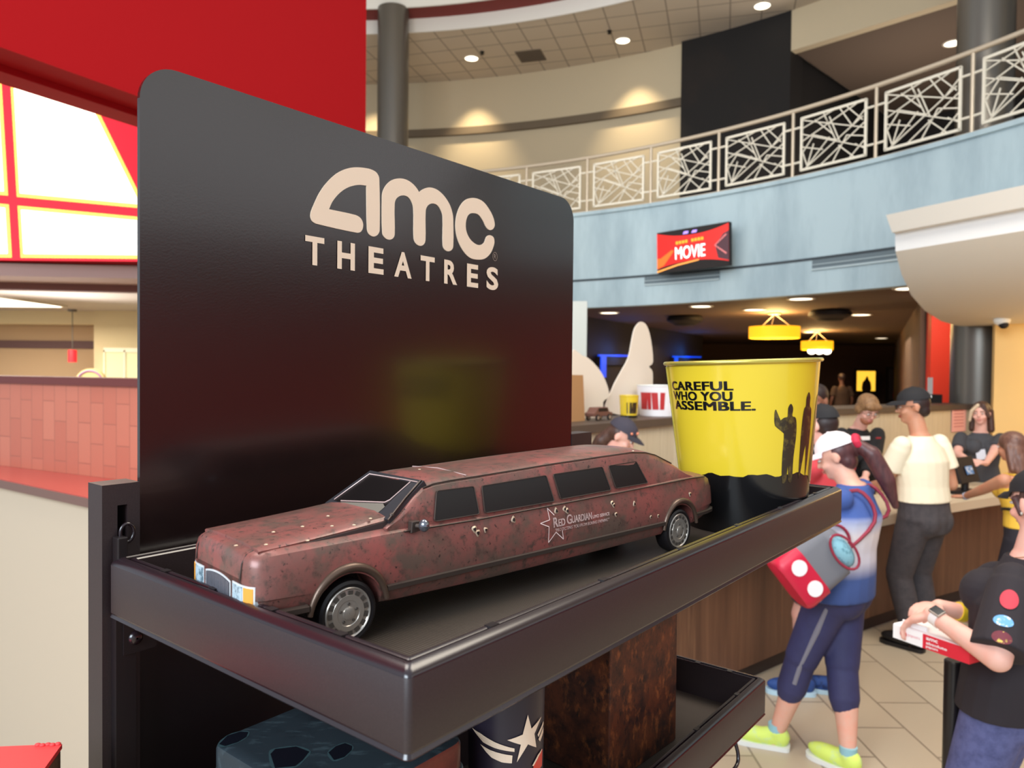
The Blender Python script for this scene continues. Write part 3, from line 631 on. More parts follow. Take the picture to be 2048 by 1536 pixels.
# posts with a slot: four boxes around the opening
def post(a0, a1, slot):
    mb = MB(); b0, b1 = PV, PV+.03; zt, zb = .066, -1.69; s0, s1, z0, z1 = slot
    for x0, x1, y0, y1 in ((a0, s0, zb, zt), (s1, a1, zb, zt), (s0, s1, z1, zt), (s0, s1, zb, z0)):
        mb.loft([[W(a, b, c) for b, c in ((b0, y0), (b1, y0), (b1, y1), (b0, y1))] for a in (x0, x1)])
    mb.loft([[W(a, b, c) for b, c in ((b0+.02, z0), (b1, z0), (b1, z1), (b0+.02, z1))] for a in (s0, s1)])
    return mb.build('post', M_rack, rack)
post(-.004, .0302, (.0095, .0185, .012, .046))
post(.762, .825, (.800, .812, .008, .042))
wbox(.0302, .762, PV+.008, PV+.028, -1.69, -.06).build('back_plate', M_rackin, rack)
wbox(.004, .022, PV-.010, PV, -.60, -.058).build('shelf_rail', M_rackin, rack)
# sign panel with rounded top corners
def rrect(x0, x1, y0, y1, r, corners, n=10):
    out = []
    for (cx, cy, a), rd in zip(((x1, y0, -90), (x1, y1, 0), (x0, y1, 90), (x0, y0, 180)), corners):
        q = r if rd else .0005
        ox, oy = cx+(-q if cx == x1 else q), cy+(-q if cy == y1 else q)
        for i in range(n+1): t = math.radians(a+90*i/n); out.append((ox+q*math.cos(t), oy+q*math.sin(t)))
    return out
mb = MB(); mb.prism(rrect(.0305, .7618, -.058, .4655, .036, (0, 1, 1, 0)), W(0, PV+.006, 0), D1, Z, .005)
panel = mb.build('sign_panel', M_panel, rack, bevel=.0006)
# logo drawn as outlines read off the sign, on the plane of the panel
PF = W(0, PV+.0005, 0)
def onsign(x, y): q = onp(560+x/4.096, 300+y/4.096, PF, D2); return ((q-PF).dot(D1), (q-PF).z)
lg_a = [(712,640),(722,680),(745,703),(775,708),(802,690),(815,655),(812,240),(800,200),(772,172),(720,152),(620,142),(540,155),(460,195),(380,270),(320,355),(275,450),(252,510),(250,550),(265,585),(300,605),(625,677),(660,670),(678,635),(676,590),(655,555),(615,532),(400,485),(430,420),(490,350),(560,305),(640,286),(706,292)]
lg_m = [(835,380),(845,330),(875,280),(920,245),(975,233),(1030,242),(1080,272),(1120,315),(1138,346),(1165,325),(1210,308),(1255,312),(1300,335),(1350,385),(1390,450),(1412,520),(1418,580),(1418,780),(1408,815),(1380,830),(1350,818),(1333,780),(1332,545),(1315,490),(1285,450),(1245,438),(1210,455),(1192,500),(1190,740),(1175,775),(1145,785),(1112,765),(1095,720),(1092,480),(1075,420),(1040,380),(995,373),(955,395),(938,440),(938,690),(925,722),(895,735),(860,720),(838,680)]
lg_c = [(1757,600),(1745,550),(1715,490),(1670,430),(1625,402),(1575,393),(1525,405),(1480,450),(1450,520),(1437,600),(1442,680),(1465,760),(1510,840),(1560,885),(1620,898),(1675,890),(1720,850),(1748,790),(1755,745),(1745,712),(1715,698),(1690,712),(1670,760),(1640,778),(1605,772),(1560,735),(1530,680),(1520,620),(1528,560),(1550,525),(1585,517),(1625,530),(1660,575),(1690,635),(1715,655),(1740,650),(1755,628)]
def sharp(pts, keep, n=4):
    """Catmull-Rom through pts but with corners kept sharp at the listed indices"""
    out, N = [], len(pts)
    for i in range(N):
        p0, p1, p2, p3 = [V((*pts[(i+k) % N], 0)) for k in (-1, 0, 1, 2)]; L = (p2-p1).length
        t1 = (p2-p1 if i in keep else (p2-p0)).normalized()*L; t2 = (p2-p1 if (i+1) % N in keep else (p3-p1)).normalized()*L
        for j in range(n):
            t = j/n; q = p1*(2*t**3-3*t*t+1)+t1*(t**3-2*t*t+t)+p2*(-2*t**3+3*t*t)+t2*(t**3-t*t); out.append((q.x, q.y))
    return out
mb = MB()
for pts, keep in ((lg_a, (26, 31)), (lg_m, (8,)), (lg_c, ())):
    mb = MB(); mb.prism([onsign(*p) for p in sharp(pts, keep)], PF+D2*.0006, D1, Z, .0010); mb.build('logo_letter', M_cream_print, panel)
mb = MB()
zb, zt_ = .2943, .3273
for ch, xs in zip('THEATRES', ((205, 361), (468, 612), (723, 847), (935, 1077), (1150, 1265), (1343, 1450), (1530, 1622), (1690, 1786))):
    y = 800+(xs[0]-200)*.17
    a, b_ = onsign(xs[0], y)[0], onsign(xs[1], y)[0]
    mb = MB(); put_text(mb, ch, PF+D1*a+Z*zb, D1, Z, b_-a, zt_-zb+(.001 if ch == 'S' else 0), 0, -D2, .0004, off=.032); mb.build('word_letter', M_cream_print, panel)
mb = MB(); rx, rz_ = onsign(1760, 873); o_ = PF-D2*.0003+D1*rx+Z*rz_
cir = [(math.cos(2*PI*i/32), math.sin(2*PI*i/32)) for i in range(32)]
mb.add([o_+D1*(x*.0056)+Z*(y*.0066) for x, y in cir]+[o_+D1*(x*.0048)+Z*(y*.0058) for x, y in cir], [(i, (i+1) % 32, (i+1) % 32+32, i+32) for i in range(32)])
put_text(mb, 'R', o_-D1*.0022-Z*.0032, D1, Z, .0046, .0066, 0, -D2, 0)
mb.build('registered_mark', mat('grey_vinyl_print', (150, 132, 120), .5), panel)

# ---- trays
def tray(name, a1, b0, b1, z, h, lower=False):
    """open box shelf: rounded plan outline, chamfered rim with an inner channel"""
    prof = [(.005, -h), (.0016, -h+.0006), (-.0008, -h+.003), (.0004, -h+.0055), (0, -h+.007), (0, -.0062), (.0012, -.0036), (.0062, -.0004), (.0085, 0), (.0098, -.0008), (.0102, -.0055), (.0125, -.0055), (.013, -.0018), (.0142, -.001), (.0162, -.001), (.0172, -.0022), (.0172, -h+.0065)]
    def outline(off):
        r = max(.0045-off*.2, .0012); x0, x1, y0, y1 = off, a1-off, b0+off, b1-off; out = []
        for cx, cy, a in ((x1-r, y0+r, -90), (x1-r, y1-r, 0), (x0+r, y1-r, 90), (x0+r, y0+r, 180)):
            for i in range(6): t = math.radians(a+18*i); out.append((cx+r*math.cos(t), cy+r*math.sin(t)))
        return out
    mb = MB(); mb.loft([[W(p[0], p[1], z+dz) for p in outline(off)] for off, dz in prof], cap=False)
    n = len(mb.v)-24; rim = mb.build(name, M_rack, rack, smooth=35)
    # lighter gloss on the chamfered rim
    rim.data.materials.append(M_rackgl); N = 24
    for k in (0, 1, 2, 3, 5, 6, 7, 8, 9, 11, 12, 13, 14):
        for j in range(N): rim.data.polygons[k*N+j].material_index = 1
    mb = MB(); q = outline(.0165); mb.prism(q, W(0, 0, z-h+.002), D1, D2, .0045); mb.build('tray_floor', M_mesh, rim)
    # slots cut in the inner lip
    for f in (.10, .26, .42, .58, .74, .90):
        for b_ in (b0+.0135, b1-.0135):
            p = W(a1*f, b_, z-.0012); mb = MB(); mb.loft([[p+D1*i*.0045+D2*j*.0032+Z*k for i, j in ((-1, -1), (1, -1), (1, 1), (-1, 1))] for k in (-.0025, .0009)]); mb.build('rim_slot', M_rackin, rim)
    for f in (.2, .4, .6, .8):
        for a_ in (.0135, a1-.0135):
            p = W(a_, b0+(b1-b0)*f, z-.0012); mb = MB(); mb.loft([[p+D1*i*.0032+D2*j*.0045+Z*k for i, j in ((-1, -1), (1, -1), (1, 1), (-1, 1))] for k in (-.0025, .0009)]); mb.build('rim_slot', M_rackin, rim)
    return rim
tray('tray_shelf', L_, 0, S_, 0, .057)
tray('tray_shelf', L_, .1135, PV-.001, -.328, .064)
TF = OR.z-.0505                               # upper tray floor
LF = OR.z-.328-.0575                          # lower tray floor
# the hook and clip that hang the tray on the post, screw below
mb = MB(); mb.loft([[W(a, b, c) for b, c in ((PV-.013, -.006), (PV-.001, -.006), (PV-.001, .018), (PV-.013, .018))] for a in (.0045, .0135)]); mb.build('hanger_clip', M_rackin, rack, bevel=.001)
mb = MB(); cc = W(.0165, PV-.004, .020)
mb.path([cc+D1*(.0062*math.cos(t))+Z*(.0085*math.sin(t)) for t in [2*PI*i/20 for i in range(20)]], .0017, 8, True); mb.build('hanger_ring', M_rackgl, rack, smooth=60)
sc0 = W(.0205, PV-.012, -.078)
mb = MB(); mb.lathe(sc0, [(.001, .004), (.004, .0038), (.0062, .002), (.0066, 0)], 24, frame(D1, Z)); mb.build('screw_head', M_rackgl, rack, smooth=50)
mb = MB(); mb.loft([[W(a, b, c) for b, c in ((PV-.012, -.092), (PV, -.092), (PV, -.058), (PV-.012, -.058))] for a in (.010, .040)]); mb.build('shelf_bracket', M_rackin, rack)
# bent wire under the lower tray
mb = MB(); mb.path(catmull([tuple(W(*q)) for q in ((.70, .125, -.392), (.70, .118, -.415), (.71, .116, -.428), (.76, .116, -.43), (.80, .116, -.428), (.81, .118, -.415), (.81, .125, -.392))], 5, False), .003, 8); mb.build('wire_handle', M_rackgl, rack, smooth=60)
wbox(.02, .80, PV-.30, PV, -1.70, -1.66).build('base_plate', M_rackin, rack)

# ================================================================== the limousine
CA = V((-.1299, .5977, TF)); CH = V((.7243, .6895, 0)).normalized(); CN = V((-CH.y, CH.x, 0))
def K(l, y, z): return CA+CH*l+CN*y+Z*z
CW = .126; HW = CW/2
M_car = mat('weathered_red_brown_paint', (152, 84, 78), .36, .2, spec=.5, coat=.1, nz=[((122, 84, 76), 14, .36, .62), ((104, 84, 74), 26, .48, .64), ((92, 70, 63), 90, .53, .66), ((56, 43, 40), 240, .61, .67)], bump=(160, .08, .0005))
M_trim = mat('dull_bronze_grey_trim', (74, 62, 56), .38, .4)
M_tyre = mat('black_tyre_rubber', (22, 18, 20), .42)
M_alloy = mat('satin_silver_alloy', (196, 186, 176), .33, .75)
M_alloyd = mat('alloy_recess', (92, 84, 78), .5, .5)
M_tint = mat('dark_tinted_window', (28, 24, 23), .22, spec=.35)
M_pipe = mat('bright_window_line', (206, 176, 170), .35, .3)
limo = thing('toy_limousine', K(.24, HW, 0), 'long rusty red toy stretch limousine on the upper tray', 'toy car')
st = [(-.0815,.044,.078,.046),(-.0800,.0520,.0820,.042),(-.0765,.0580,.0850,.038),(-.070,.0612,.0868,.035),(-.058,.0628,.0875,.033),(-.03,HW,.0880,.030),(0,HW,.0884,.027),(.05,HW,.0892,.024),(.15,HW,.0880,.022),(.25,HW,.0890,.022),(.35,HW,.0902,.022),(.44,HW,.0915,.023),(.48,HW,.0930,.025),(.51,.0628,.0930,.028),(.532,.0615,.0920,.032),(.548,.0585,.0880,.036),(.557,.054,.080,.041),(.561,.047,.070,.046)]
def half_sec(w, zt, zb):
    return [(0, zb), (w-.016, zb), (w-.006, zb+.004), (w-.0015, zb+.012), (w, zb+.020), (w+.0006, .052 if zt > .06 else zb+.022), (w, .062), (w-.0016, .076 if zt > .08 else zt-.006), (w-.0042, zt-.0035), (w-.0105, zt-.0002), (w*.62, zt+.0012), (0, zt+.0018)]
rings = []
for l, w, zt, zb in st:
    h = half_sec(w, zt, zb); rings.append([K(l, HW-y, z) for y, z in h]+[K(l, HW+y, z) for y, z in reversed(h[1:-1])])
mb = MB(); mb.loft(rings); body = mb.build('body_shell', M_car, limo)
# wheel wells
mbw = MB()
for l in (0, .472):
    for y0, y1 in ((-.02, .026), (CW-.026, CW+.02)): mbw.tube(K(l, y0, .0275), K(l, y1, .0275), .0325, seg=40)
cut = mbw.build('cutter', M_rackin)
md = body.modifiers.new('b', 'BOOLEAN'); md.object = cut; md.operation = 'DIFFERENCE'; md.solver = 'EXACT'
apply_mods(body); bpy.data.objects.remove(cut)
body.data.polygons.foreach_set('use_smooth', [True]*len(body.data.polygons)); body.data.set_sharp_from_angle(angle=math.radians(38))
mb = MB()
for l in (0, .472): mb.loft([[K(l+dx, y, z) for dx, z in ((-.031, .0285), (.031, .0285), (.020, .054), (-.020, .054))] for y in (.024, CW-.024)])
mb.build('wheel_well_liner', M_rackin, limo)
# cabin
cab = [(.040,.0895,.007),(.056,.099,.0092),(.072,.111,.0125),(.0845,.1185,.0150),(.096,.1208,.0160),(.116,.1220,.0162),(.147,.1228,.0162),(.25,.1262,.0165),(.333,.1280,.0165),(.392,.1290,.0165),(.42,.1268,.0168),(.44,.1225,.0165),(.471,.110,.0135),(.497,.0960,.009),(.512,.0905,.007)]
rings = []
for l, ze, ins in cab:
    w = HW-ins; f = min(1, max(0, (ze-.0905)/.03))
    h = [(0, .082), (HW-.0072, .082), (HW-.0072, .0885), (HW-.0072-(ins-.0072)*.75*f, .0885+(ze-.0885)*.80), (w+.0006*f, ze-.0016*f), (w-.002*f, ze), (w-.008, ze+.0022*f), (w*.5, ze+.0042*f), (0, ze+.0048*f)]
    rings.append([K(l, HW-y, z) for y, z in h]+[K(l, HW+y, z) for y, z in reversed(h[1:-1])])
mb = MB(); mb.loft(rings); cabin = mb.build('cabin', M_car, limo, smooth=32)
mb = MB()
for s in (0, 1):                                    # seam between roof and side
    mb.path([K(l, (i+.0005) if s == 0 else CW-i-.0005, z+.0004) for l, z, i in [(c[0], c[1], c[2]) for c in cab[3:13]]], .00075, 6)
mb.build('roof_seam', M_trim, cabin, smooth=60)
# windscreen: black surround, dark opening with pale piping, dashboard plane behind
def WS(t, y): # t 0 at the base .. 1 at the roof line, in the plane of the front slope
    return K(.0435+(.0885-.0435)*t, y, .0955+(.1238-.0955)*t)
n_ws = (K(.0435, 0, .0955)-K(.0885, 0, .1238)).normalized().cross(CN); n_ws = n_ws if n_ws.z > 0 else -n_ws
mb = MB(); mb.add([WS(a, y)+n_ws*.0012 for a, y in ((0, .010), (0, CW-.010), (1, CW-.0185), (1, .0185))]+[WS(a, y)-n_ws*.006 for a, y in ((0, .010), (0, CW-.010), (1, CW-.0185), (1, .0185))], [(0, 1, 2, 3), (7, 6, 5, 4), (0, 4, 5, 1), (1, 5, 6, 2), (2, 6, 7, 3), (3, 7, 4, 0)]); ws = mb.build('windscreen', mat('charcoal_window_surround', (44, 42, 46), .4), limo)
mb = MB(); mb.add([WS(a, y)+n_ws*.0014 for a, y in ((.10, .030), (.10, CW-.019), (.90, CW-.0255), (.90, .034))], [(0, 1, 2, 3)]); mb.build('opening', mat('dark_cabin_void', (10, 4, 5), .3), ws)
mb = MB(); mb.path([WS(a, y)+n_ws*.0018 for a, y in ((.12, CW-.0185), (.90, CW-.025), (.93, .044), (.93, .0235))], .0006, 6); mb.path([WS(a, y)+n_ws*.0018 for a, y in ((.90, .033), (.40, .033), (.33, .036), (.13, CW-.03))], .0006, 6); mb.build('piping', M_pipe, ws, smooth=60)
mb = MB(); mb.add([WS(a, y)+n_ws*.0016 for a, y in ((.02, .030), (.10, CW-.03), (.30, .037), (.24, .030))], [(0, 1, 2, 3)]); mb.build('dash_panel', mat('grey_dashboard', (112, 104, 94), .4), ws)
mb = MB(); mb.path([WS(-.02, .0075)+n_ws*.002, WS(.5, .0155)+n_ws*.0025, WS(.98, .0215)+n_ws*.002], .0011, 6); mb.ell(WS(.10, .010)+n_ws*.002, (.0022, .0022, .002)); mb.build('wiper', M_trim, ws, smooth=60)
# bonnet: a raised lid, higher at the cowl, its side gaps filled with shade-dark sheets
hs = []
for l, dz, y0, hgt in ((-.072, .0004, .010, .0), (-.055, .0012, .010, .0004), (-.02, .0030, .0112, .0018), (.02, .0056, .0125, .0040), (.040, .0072, .0130, .0058), (.0475, .0078, .0136, .0062)):
    zb_ = .0868+(.0892-.0868)*(l+.075)/.125
    hs.append([K(l, y0+.0025, zb_-.003), K(l, y0+.0012, zb_+dz*.82), K(l, y0+.0035, zb_+dz+.0012), K(l, HW*.6, zb_+dz+.003), K(l, CW-HW*.6, zb_+dz+.003), K(l, CW-y0-.0035, zb_+dz+.0012), K(l, CW-y0-.0012, zb_+dz*.82), K(l, CW-y0-.0025, zb_-.003)])
mb = MB(); mb.loft(hs); bon = mb.build('bonnet', [M_car], limo, smooth=40)
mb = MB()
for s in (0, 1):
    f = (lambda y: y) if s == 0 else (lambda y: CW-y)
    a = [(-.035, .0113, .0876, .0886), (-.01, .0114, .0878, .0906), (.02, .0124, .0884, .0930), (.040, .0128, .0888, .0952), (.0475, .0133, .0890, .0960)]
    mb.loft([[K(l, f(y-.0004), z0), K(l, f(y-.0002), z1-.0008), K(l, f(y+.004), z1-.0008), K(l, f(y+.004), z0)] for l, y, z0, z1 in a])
mb.build('gap_shadow_panel', mat('bonnet_gap_shade', (58, 46, 44), .5), bon)  # dark sheet painting the shade in the gap under the bonnet edge
# side windows on both sides
wins = [[(.0903,.0866),(.098,.1148),(.1424,.1144),(.144,.086)],[(.1509,.088),(.1525,.1138),(.2422,.1157),(.2479,.0883)],[(.2579,.0898),(.2528,.1158),(.3345,.1169),(.3421,.0906)],[(.3511,.0914),(.3452,.1171),(.3977,.1182),(.4122,.0917)]]
def side(l, z, s, o=0):
    y = .0072 if z < .0885 else .0072+(.0150-.0072)*(z-.0885)/.030
    y -= o; return K(l, y if s == 0 else CW-y, z)
def rounded(q, r=.0025):
    out = []
    for i in range(4):
        a, b_, c = [V((*q[k % 4], 0)) for k in (i-1, i, i+1)]
        u, v = (a-b_).normalized()*r, (c-b_).normalized()*r
        for t in (0, .25, .5, .75, 1): out.append(tuple(((b_+u)*(1-t)**2+b_*2*t*(1-t)+(b_+v)*t*t)[:2]))
    return out
for s in (0, 1):
    for q in wins:
        q = [(l, max(z, .0888)+.0004) for l, z in q]
        r_ = rounded(q); mb = MB(); n = len(r_)
        mb.add([side(l, z, s, .0012) for l, z in r_]+[side(l, z, s, -.003) for l, z in r_], [tuple(range(n)), tuple(range(2*n-1, n-1, -1))]+[(i, (i+1) % n, (i+1) % n+n, i+n) for i in range(n)])
        wn_ = mb.build('side_window', M_tint, limo)
        mb = MB(); mb.path([side(l, z, s, .0014) for l, z in r_], .00055, 5, True); mb.build('window_line', M_trim if q is not wins[0] else M_pipe, wn_, smooth=60)
# belt line, rocker trim strip, arches
mb = MB()
for s in (0, 1):
    f = (lambda y: y) if s == 0 else (lambda y: CW-y)
    mb.path([K(l, f(.0026), z) for l, z in ((.055, .0858), (.14, .0850), (.25, .0862), (.36, .0876), (.44, .0890), (.50, .0902), (.53, .0895))], .0009, 6)
mb.build('belt_moulding', M_trim, limo, smooth=60)
def strip_box(mb, pts, hgt, th):
    rg = []
    for p, n in pts: rg.append([p-n*.001-Z*hgt/2, p+n*th-Z*hgt*.3, p+n*th+Z*hgt*.3, p-n*.001+Z*hgt/2])
    mb.loft(rg)
mb = MB()
for s in (0, 1):
    f = (lambda y: y) if s == 0 else (lambda y: CW-y); n = -CN if s == 0 else CN
    strip_box(mb, [(K(l, f(0), .0412), n) for l in (.0355, .12, .24, .36, .437)], .0062, .0026)
    strip_box(mb, [(K(.507, f(.0004), .0425), n), (K(.532, f(.002), .043), n), (K(.548, f(.0048), .0435), (n+CH*.4).normalized()), (K(.557, f(.0095), .044), (n+CH).normalized()), (K(.5607, f(.017), .044), CH), (K(.5607, HW, .044), CH)], .0062, .0026)
    strip_box(mb, [(K(-.037, f(0), .0395), n), (K(-.058, f(.0004), .040), n), (K(-.070, f(.002), .0405), (n-CH*.3).normalized()), (K(-.0765, f(.0055), .041), (n-CH).normalized()), (K(-.0805, f(.0115), .0412), -CH), (K(-.0812, HW, .0412), -CH)], .0066, .0030)
mb.build('bumper_strip', M_trim, limo, smooth=40)
for s in (0, 1):
    yy = -.0005 if s == 0 else CW+.0005
    for l in (0, .472):
        mb = MB(); mb.path([K(l-.0358*math.cos(t), yy, .0275+.0375*math.sin(t)) for t in [math.radians(8+164*i/26) for i in range(27)]], [.0022+.0016*math.sin(PI*i/26) for i in range(27)], 8)
        mb.build('wheel_arch', mat('bronze_brown_arch', (98, 78, 66), .34, .5), limo, smooth=60)
# wheels
def wheel(l, s):
    y0 = .0015 if s == 0 else CW-.0015; d = CN if s == 0 else -CN; R = frame(CH, Z) if s == 0 else frame(-CH, Z)
    c = K(l, y0, .0272); Rm = Matrix((CH, Z, -d)).transposed()
    ty = MB(); ty.lathe(c, [(.0205, -.018), (.0262, -.0175), (.0272, -.014), (.0272, -.004), (.0262, -.0008), (.0238, .0004), (.0216, -.0002), (.0208, -.0018)], 48, Rm); o = ty.build('tyre', M_tyre, limo, smooth=35)
    hb = MB(); hb.lathe(c, [(.0210, -.0022), (.0212, -.0002), (.0204, .0006), (.0196, 0), (.0190, -.0010), (.0150, -.0004), (.0146, .0002), (.0105, .0003), (.0100, -.0002), (.0055, .0002), (.0052, .0012), (.0035, .0017), (.0002, .0018)], 60, Rm); hub = hb.build('hubcap', M_alloy, o, smooth=32)
    r = MB()
    for i in range(15):
        a = 2*PI*i/15+.2; q = [(.0152, -.34), (.0186, -.30), (.0186, .30), (.0152, .34)]
        r.add([c+Rm @ V((rr_*math.cos(a+w_*.42), rr_*math.sin(a+w_*.42), .00005)) for rr_, w_ in q], [(0, 1, 2, 3)])
    r.build('rim_slot', M_alloyd, hub)
    n_ = MB()
    for i in range(5):
        a = 2*PI*i/5+PI/2; n_.lathe(c+Rm @ V((.0077*math.cos(a), .0077*math.sin(a), .0003)), [(.0013, 0), (.0011, .0004), (.0007, .0004), (.0006, -.0004), (.0001, -.0004)], 12, Rm)
    n_.build('lug_nut', M_alloyd, hub, smooth=50)
for s in (0, 1):
    for l in (0, .472): wheel(l, s)
# nose: headlamps and grille printed as framed panels
def nose_l(y):
    dy = abs(y-HW); t_ = [(0, -.0816), (.044, -.0816), (.052, -.0801), (.058, -.0766), (.0612, -.0701), (.064, -.06)]
    for (a, la), (b_, lb) in zip(t_, t_[1:]):
        if dy <= b_: return la+(lb-la)*(dy-a)/(b_-a)
    return -.06
nz_ = lambda y, z, o=0: K(nose_l(y)-o-.0004, y, z)
def nosebox(nm, y0, y1, zs, m, o, parent=limo, n=8):
    """a panel that follows the curved nose: zs(y) gives (bottom, top)"""
    mb = MB(); rg = []
    for i in range(n+1):
        y = y0+(y1-y0)*i/n; za, zb_ = zs(y); rg.append([nz_(y, za, o), nz_(y, zb_, o), nz_(y, zb_, o-.003), nz_(y, za, o-.003)])
    mb.loft(rg); return mb.build(nm, m, parent)
M_chrome = mat('pale_chrome_frame', (226, 230, 232), .25, .3); M_lens = mat('pale_blue_lamp_lens', (176, 196, 206), .2, nz=((100, 122, 134), 160, .48, .6)); M_amber = mat('amber_indicator_lens', (236, 160, 66), .25)
for y0, y1, am in ((.0055, .035, 0), (.091, .1205, 1)):
    hl = nosebox('headlamp', y0, y1, lambda y: (.040, .0625), M_chrome, 0)
    a0_, a1_ = (y0+.0012, y0+.0105) if am == 0 else (y1-.0105, y1-.0012)
    nosebox('indicator', a0_, a1_, lambda y: (.0415, .061), M_amber, .0004, hl)
    b0_, b1_ = (y0+.0122, y1-.0012) if am == 0 else (y0+.0012, y1-.0122)
    nosebox('lens', b0_, b1_, lambda y: (.0415, .061), M_lens, .0004, hl)
gz = lambda k: (lambda y: (.040+k, .0640-k-.0030*((y-HW)/.0245)**2))
gr = nosebox('grille', .0385, .0875, gz(0), M_chrome, 0, n=14)
nosebox('grille_mesh', .0402, .0858, gz(.0016), mat('grille_dark', (44, 42, 48), .4), .0003, gr, 14)
for i in range(17):
    y = .0416+.0026*i; nosebox('grille_bar', y-.0005, y+.0005, gz(.0018), mat('grille_bar_steel', (150, 150, 160), .3, .5), .0007, gr, 1)
mb = MB()
for y in (.020, .106): mb.path([K(l, y, z) for l, z in ((-.0825, .066), (-.081, .078), (-.0775, .0842), (-.071, .0872))], .0007, 6)
mb.build('nose_seam', M_trim, limo, smooth=60)
# mirrors
for s in (0, 1):
    f = (lambda y: y) if s == 0 else (lambda y: CW-y); n = -CN if s == 0 else CN
    mb = MB(); p = K(.066, f(.0025), .0895); mb.loft([[p+CH*a+n*b_+Z*c for a, c in ((-.005, -.006), (.005, -.005), (.004, .004), (-.004, .004))] for b_ in (-.004, .0022)]); mb.tube(p+n*.002, p+n*.008+CH*.002, .0022, seg=8); mr = mb.build('wing_mirror', M_trim, limo, bevel=.0006)
    mb = MB(); mb.ell(p+n*.0095+CH*.003+Z*.001, (.0046, .0050, .0056), Matrix((CH, CN, Z)).transposed()); mb.build('mirror_cap', mat('dark_chrome_mirror', (130, 132, 140), .18, .8), mr, smooth=60)
# roof hatch line, bullet holes, paint chips
mb = MB(); mb.path([K(.139, .020, .1250), K(.138, .063, .1276), K(.137, CW-.022, .1252)], .0006, 5); mb.build('roof_line', M_pipe, cabin, smooth=60)
holes = [(.134,.0767,1),(.1377,.0729,1),(.1477,.0743,.8),(.1851,.0789,1),(.247,.0798,1),(.2601,.0801,.95),(.2632,.0778,.95),(.3385,.0771,.9),(.3404,.0746,.85),(.3433,.0641,.8),(.3783,.0719,.95),(.4089,.0527,.7),(.4241,.052,.75),(.4937,.0704,.9)]
def sk(l, z, o=.0006): y = 0 if z < .062 else (.0016*(z-.062)/.014 if z < .076 else .0016+.0026*(z-.076)/.0088); return K(l, y-o, z)
for l, z, k in holes:
    mb = MB(); n = 14; rr_ = [(.0030*k)*(1+.18*math.sin(3*t_+l*90)) for t_ in [2*PI*i/n for i in range(n)]]
    ring0 = [sk(l+r_*math.cos(2*PI*i/n), z+r_*1.12*math.sin(2*PI*i/n), .0003) for i, r_ in enumerate(rr_)]; ring1 = [sk(l+.6*r_*math.cos(2*PI*i/n), z+.6*r_*math.sin(2*PI*i/n), .0011) for i, r_ in enumerate(rr_)]
    mb.loft([ring0, ring1], False); h_ = mb.build('bullet_hole', mat('torn_metal_edge', (214, 186, 160), .35, .5), limo, smooth=40)
    mb = MB(); mb.add([sk(l+.0018*k*math.cos(2*PI*i/n), z+.0020*k*math.sin(2*PI*i/n), .0008) for i in range(n)], [tuple(range(n))]); mb.build('hole', M_rackin, h_)
for (u, v), hz_ in zip([(656, 1032), (741, 1037), (605, 1053), (664, 1052), (708, 1050), (547, 1064), (615, 1081), (532, 1089), (472, 1091), (839, 939), (922, 948), (1187, 898), (1266, 902)], [.0985, .0985, .096, .097, .099, .0935, .096, .092, .0895]+[.1265, .1248, .131, .131]):
    p = onz(u, v, TF+hz_); mb = MB(); mb.ell(p, (.0017, .0017, .0007), nr=6, seg=8); mb.build('paint_chip', MATS['torn_metal_edge'], limo, smooth=60)
# printed star and lettering on the near side
M_print = mat('pale_pink_print', (242, 214, 208), .45)
mb = MB(); S_px = [(.2341,.0842),(.2392,.0757)]
star = [(.2341,.0842),(.2352,.0723),(.221,.0705),(.2335,.0655),(.2324,.0494),(.2436,.0585),(.2551,.0496),(.2530,.0600)]
tip = (.2424, .0762)
def seg_line(a, b_, w_=.00045):
    d = V((b_[0]-a[0], b_[1]-a[1], 0)).normalized(); n = V((-d.y, d.x, 0))*w_
    mb.add([sk(a[0]+n.x, a[1]+n.y, .0008), sk(b_[0]+n.x, b_[1]+n.y, .0008), sk(b_[0]-n.x, b_[1]-n.y, .0008), sk(a[0]-n.x, a[1]-n.y, .0008)], [(0, 1, 2, 3)])
seg_line(tip, star[0])
for a, b_ in zip(star, star[1:]): seg_line(a, b_)
mb.build('star_emblem', M_print, limo)
def lim(l0, z0): return lambda a, b_: sk(l0+a, z0+b_, .0008)
mb = MB()
put_text(mb, 'R', 0, 0, 0, .0072, .0098, .03, map=lim(.2402, .0638)); put_text(mb, 'ED', 0, 0, 0, .0105, .0074, .03, map=lim(.2478, .0638))
put_text(mb, 'G', 0, 0, 0, .0078, .0098, .02, map=lim(.2608, .0642)); put_text(mb, 'UARDIAN', 0, 0, 0, .0325, .0074, .03, map=lim(.2688, .0645))
put_text(mb, 'LIMO SERVICE', 0, 0, 0, .0285, .0034, 0, map=lim(.3028, .0650))
put_text(mb, '"PROTECTING YOU FROM BORING EVENING"', 0, 0, 0, .088, .0034, .012, map=lim(.2425, .0588), shear=.25)
mb.build('door_lettering', M_print, limo)

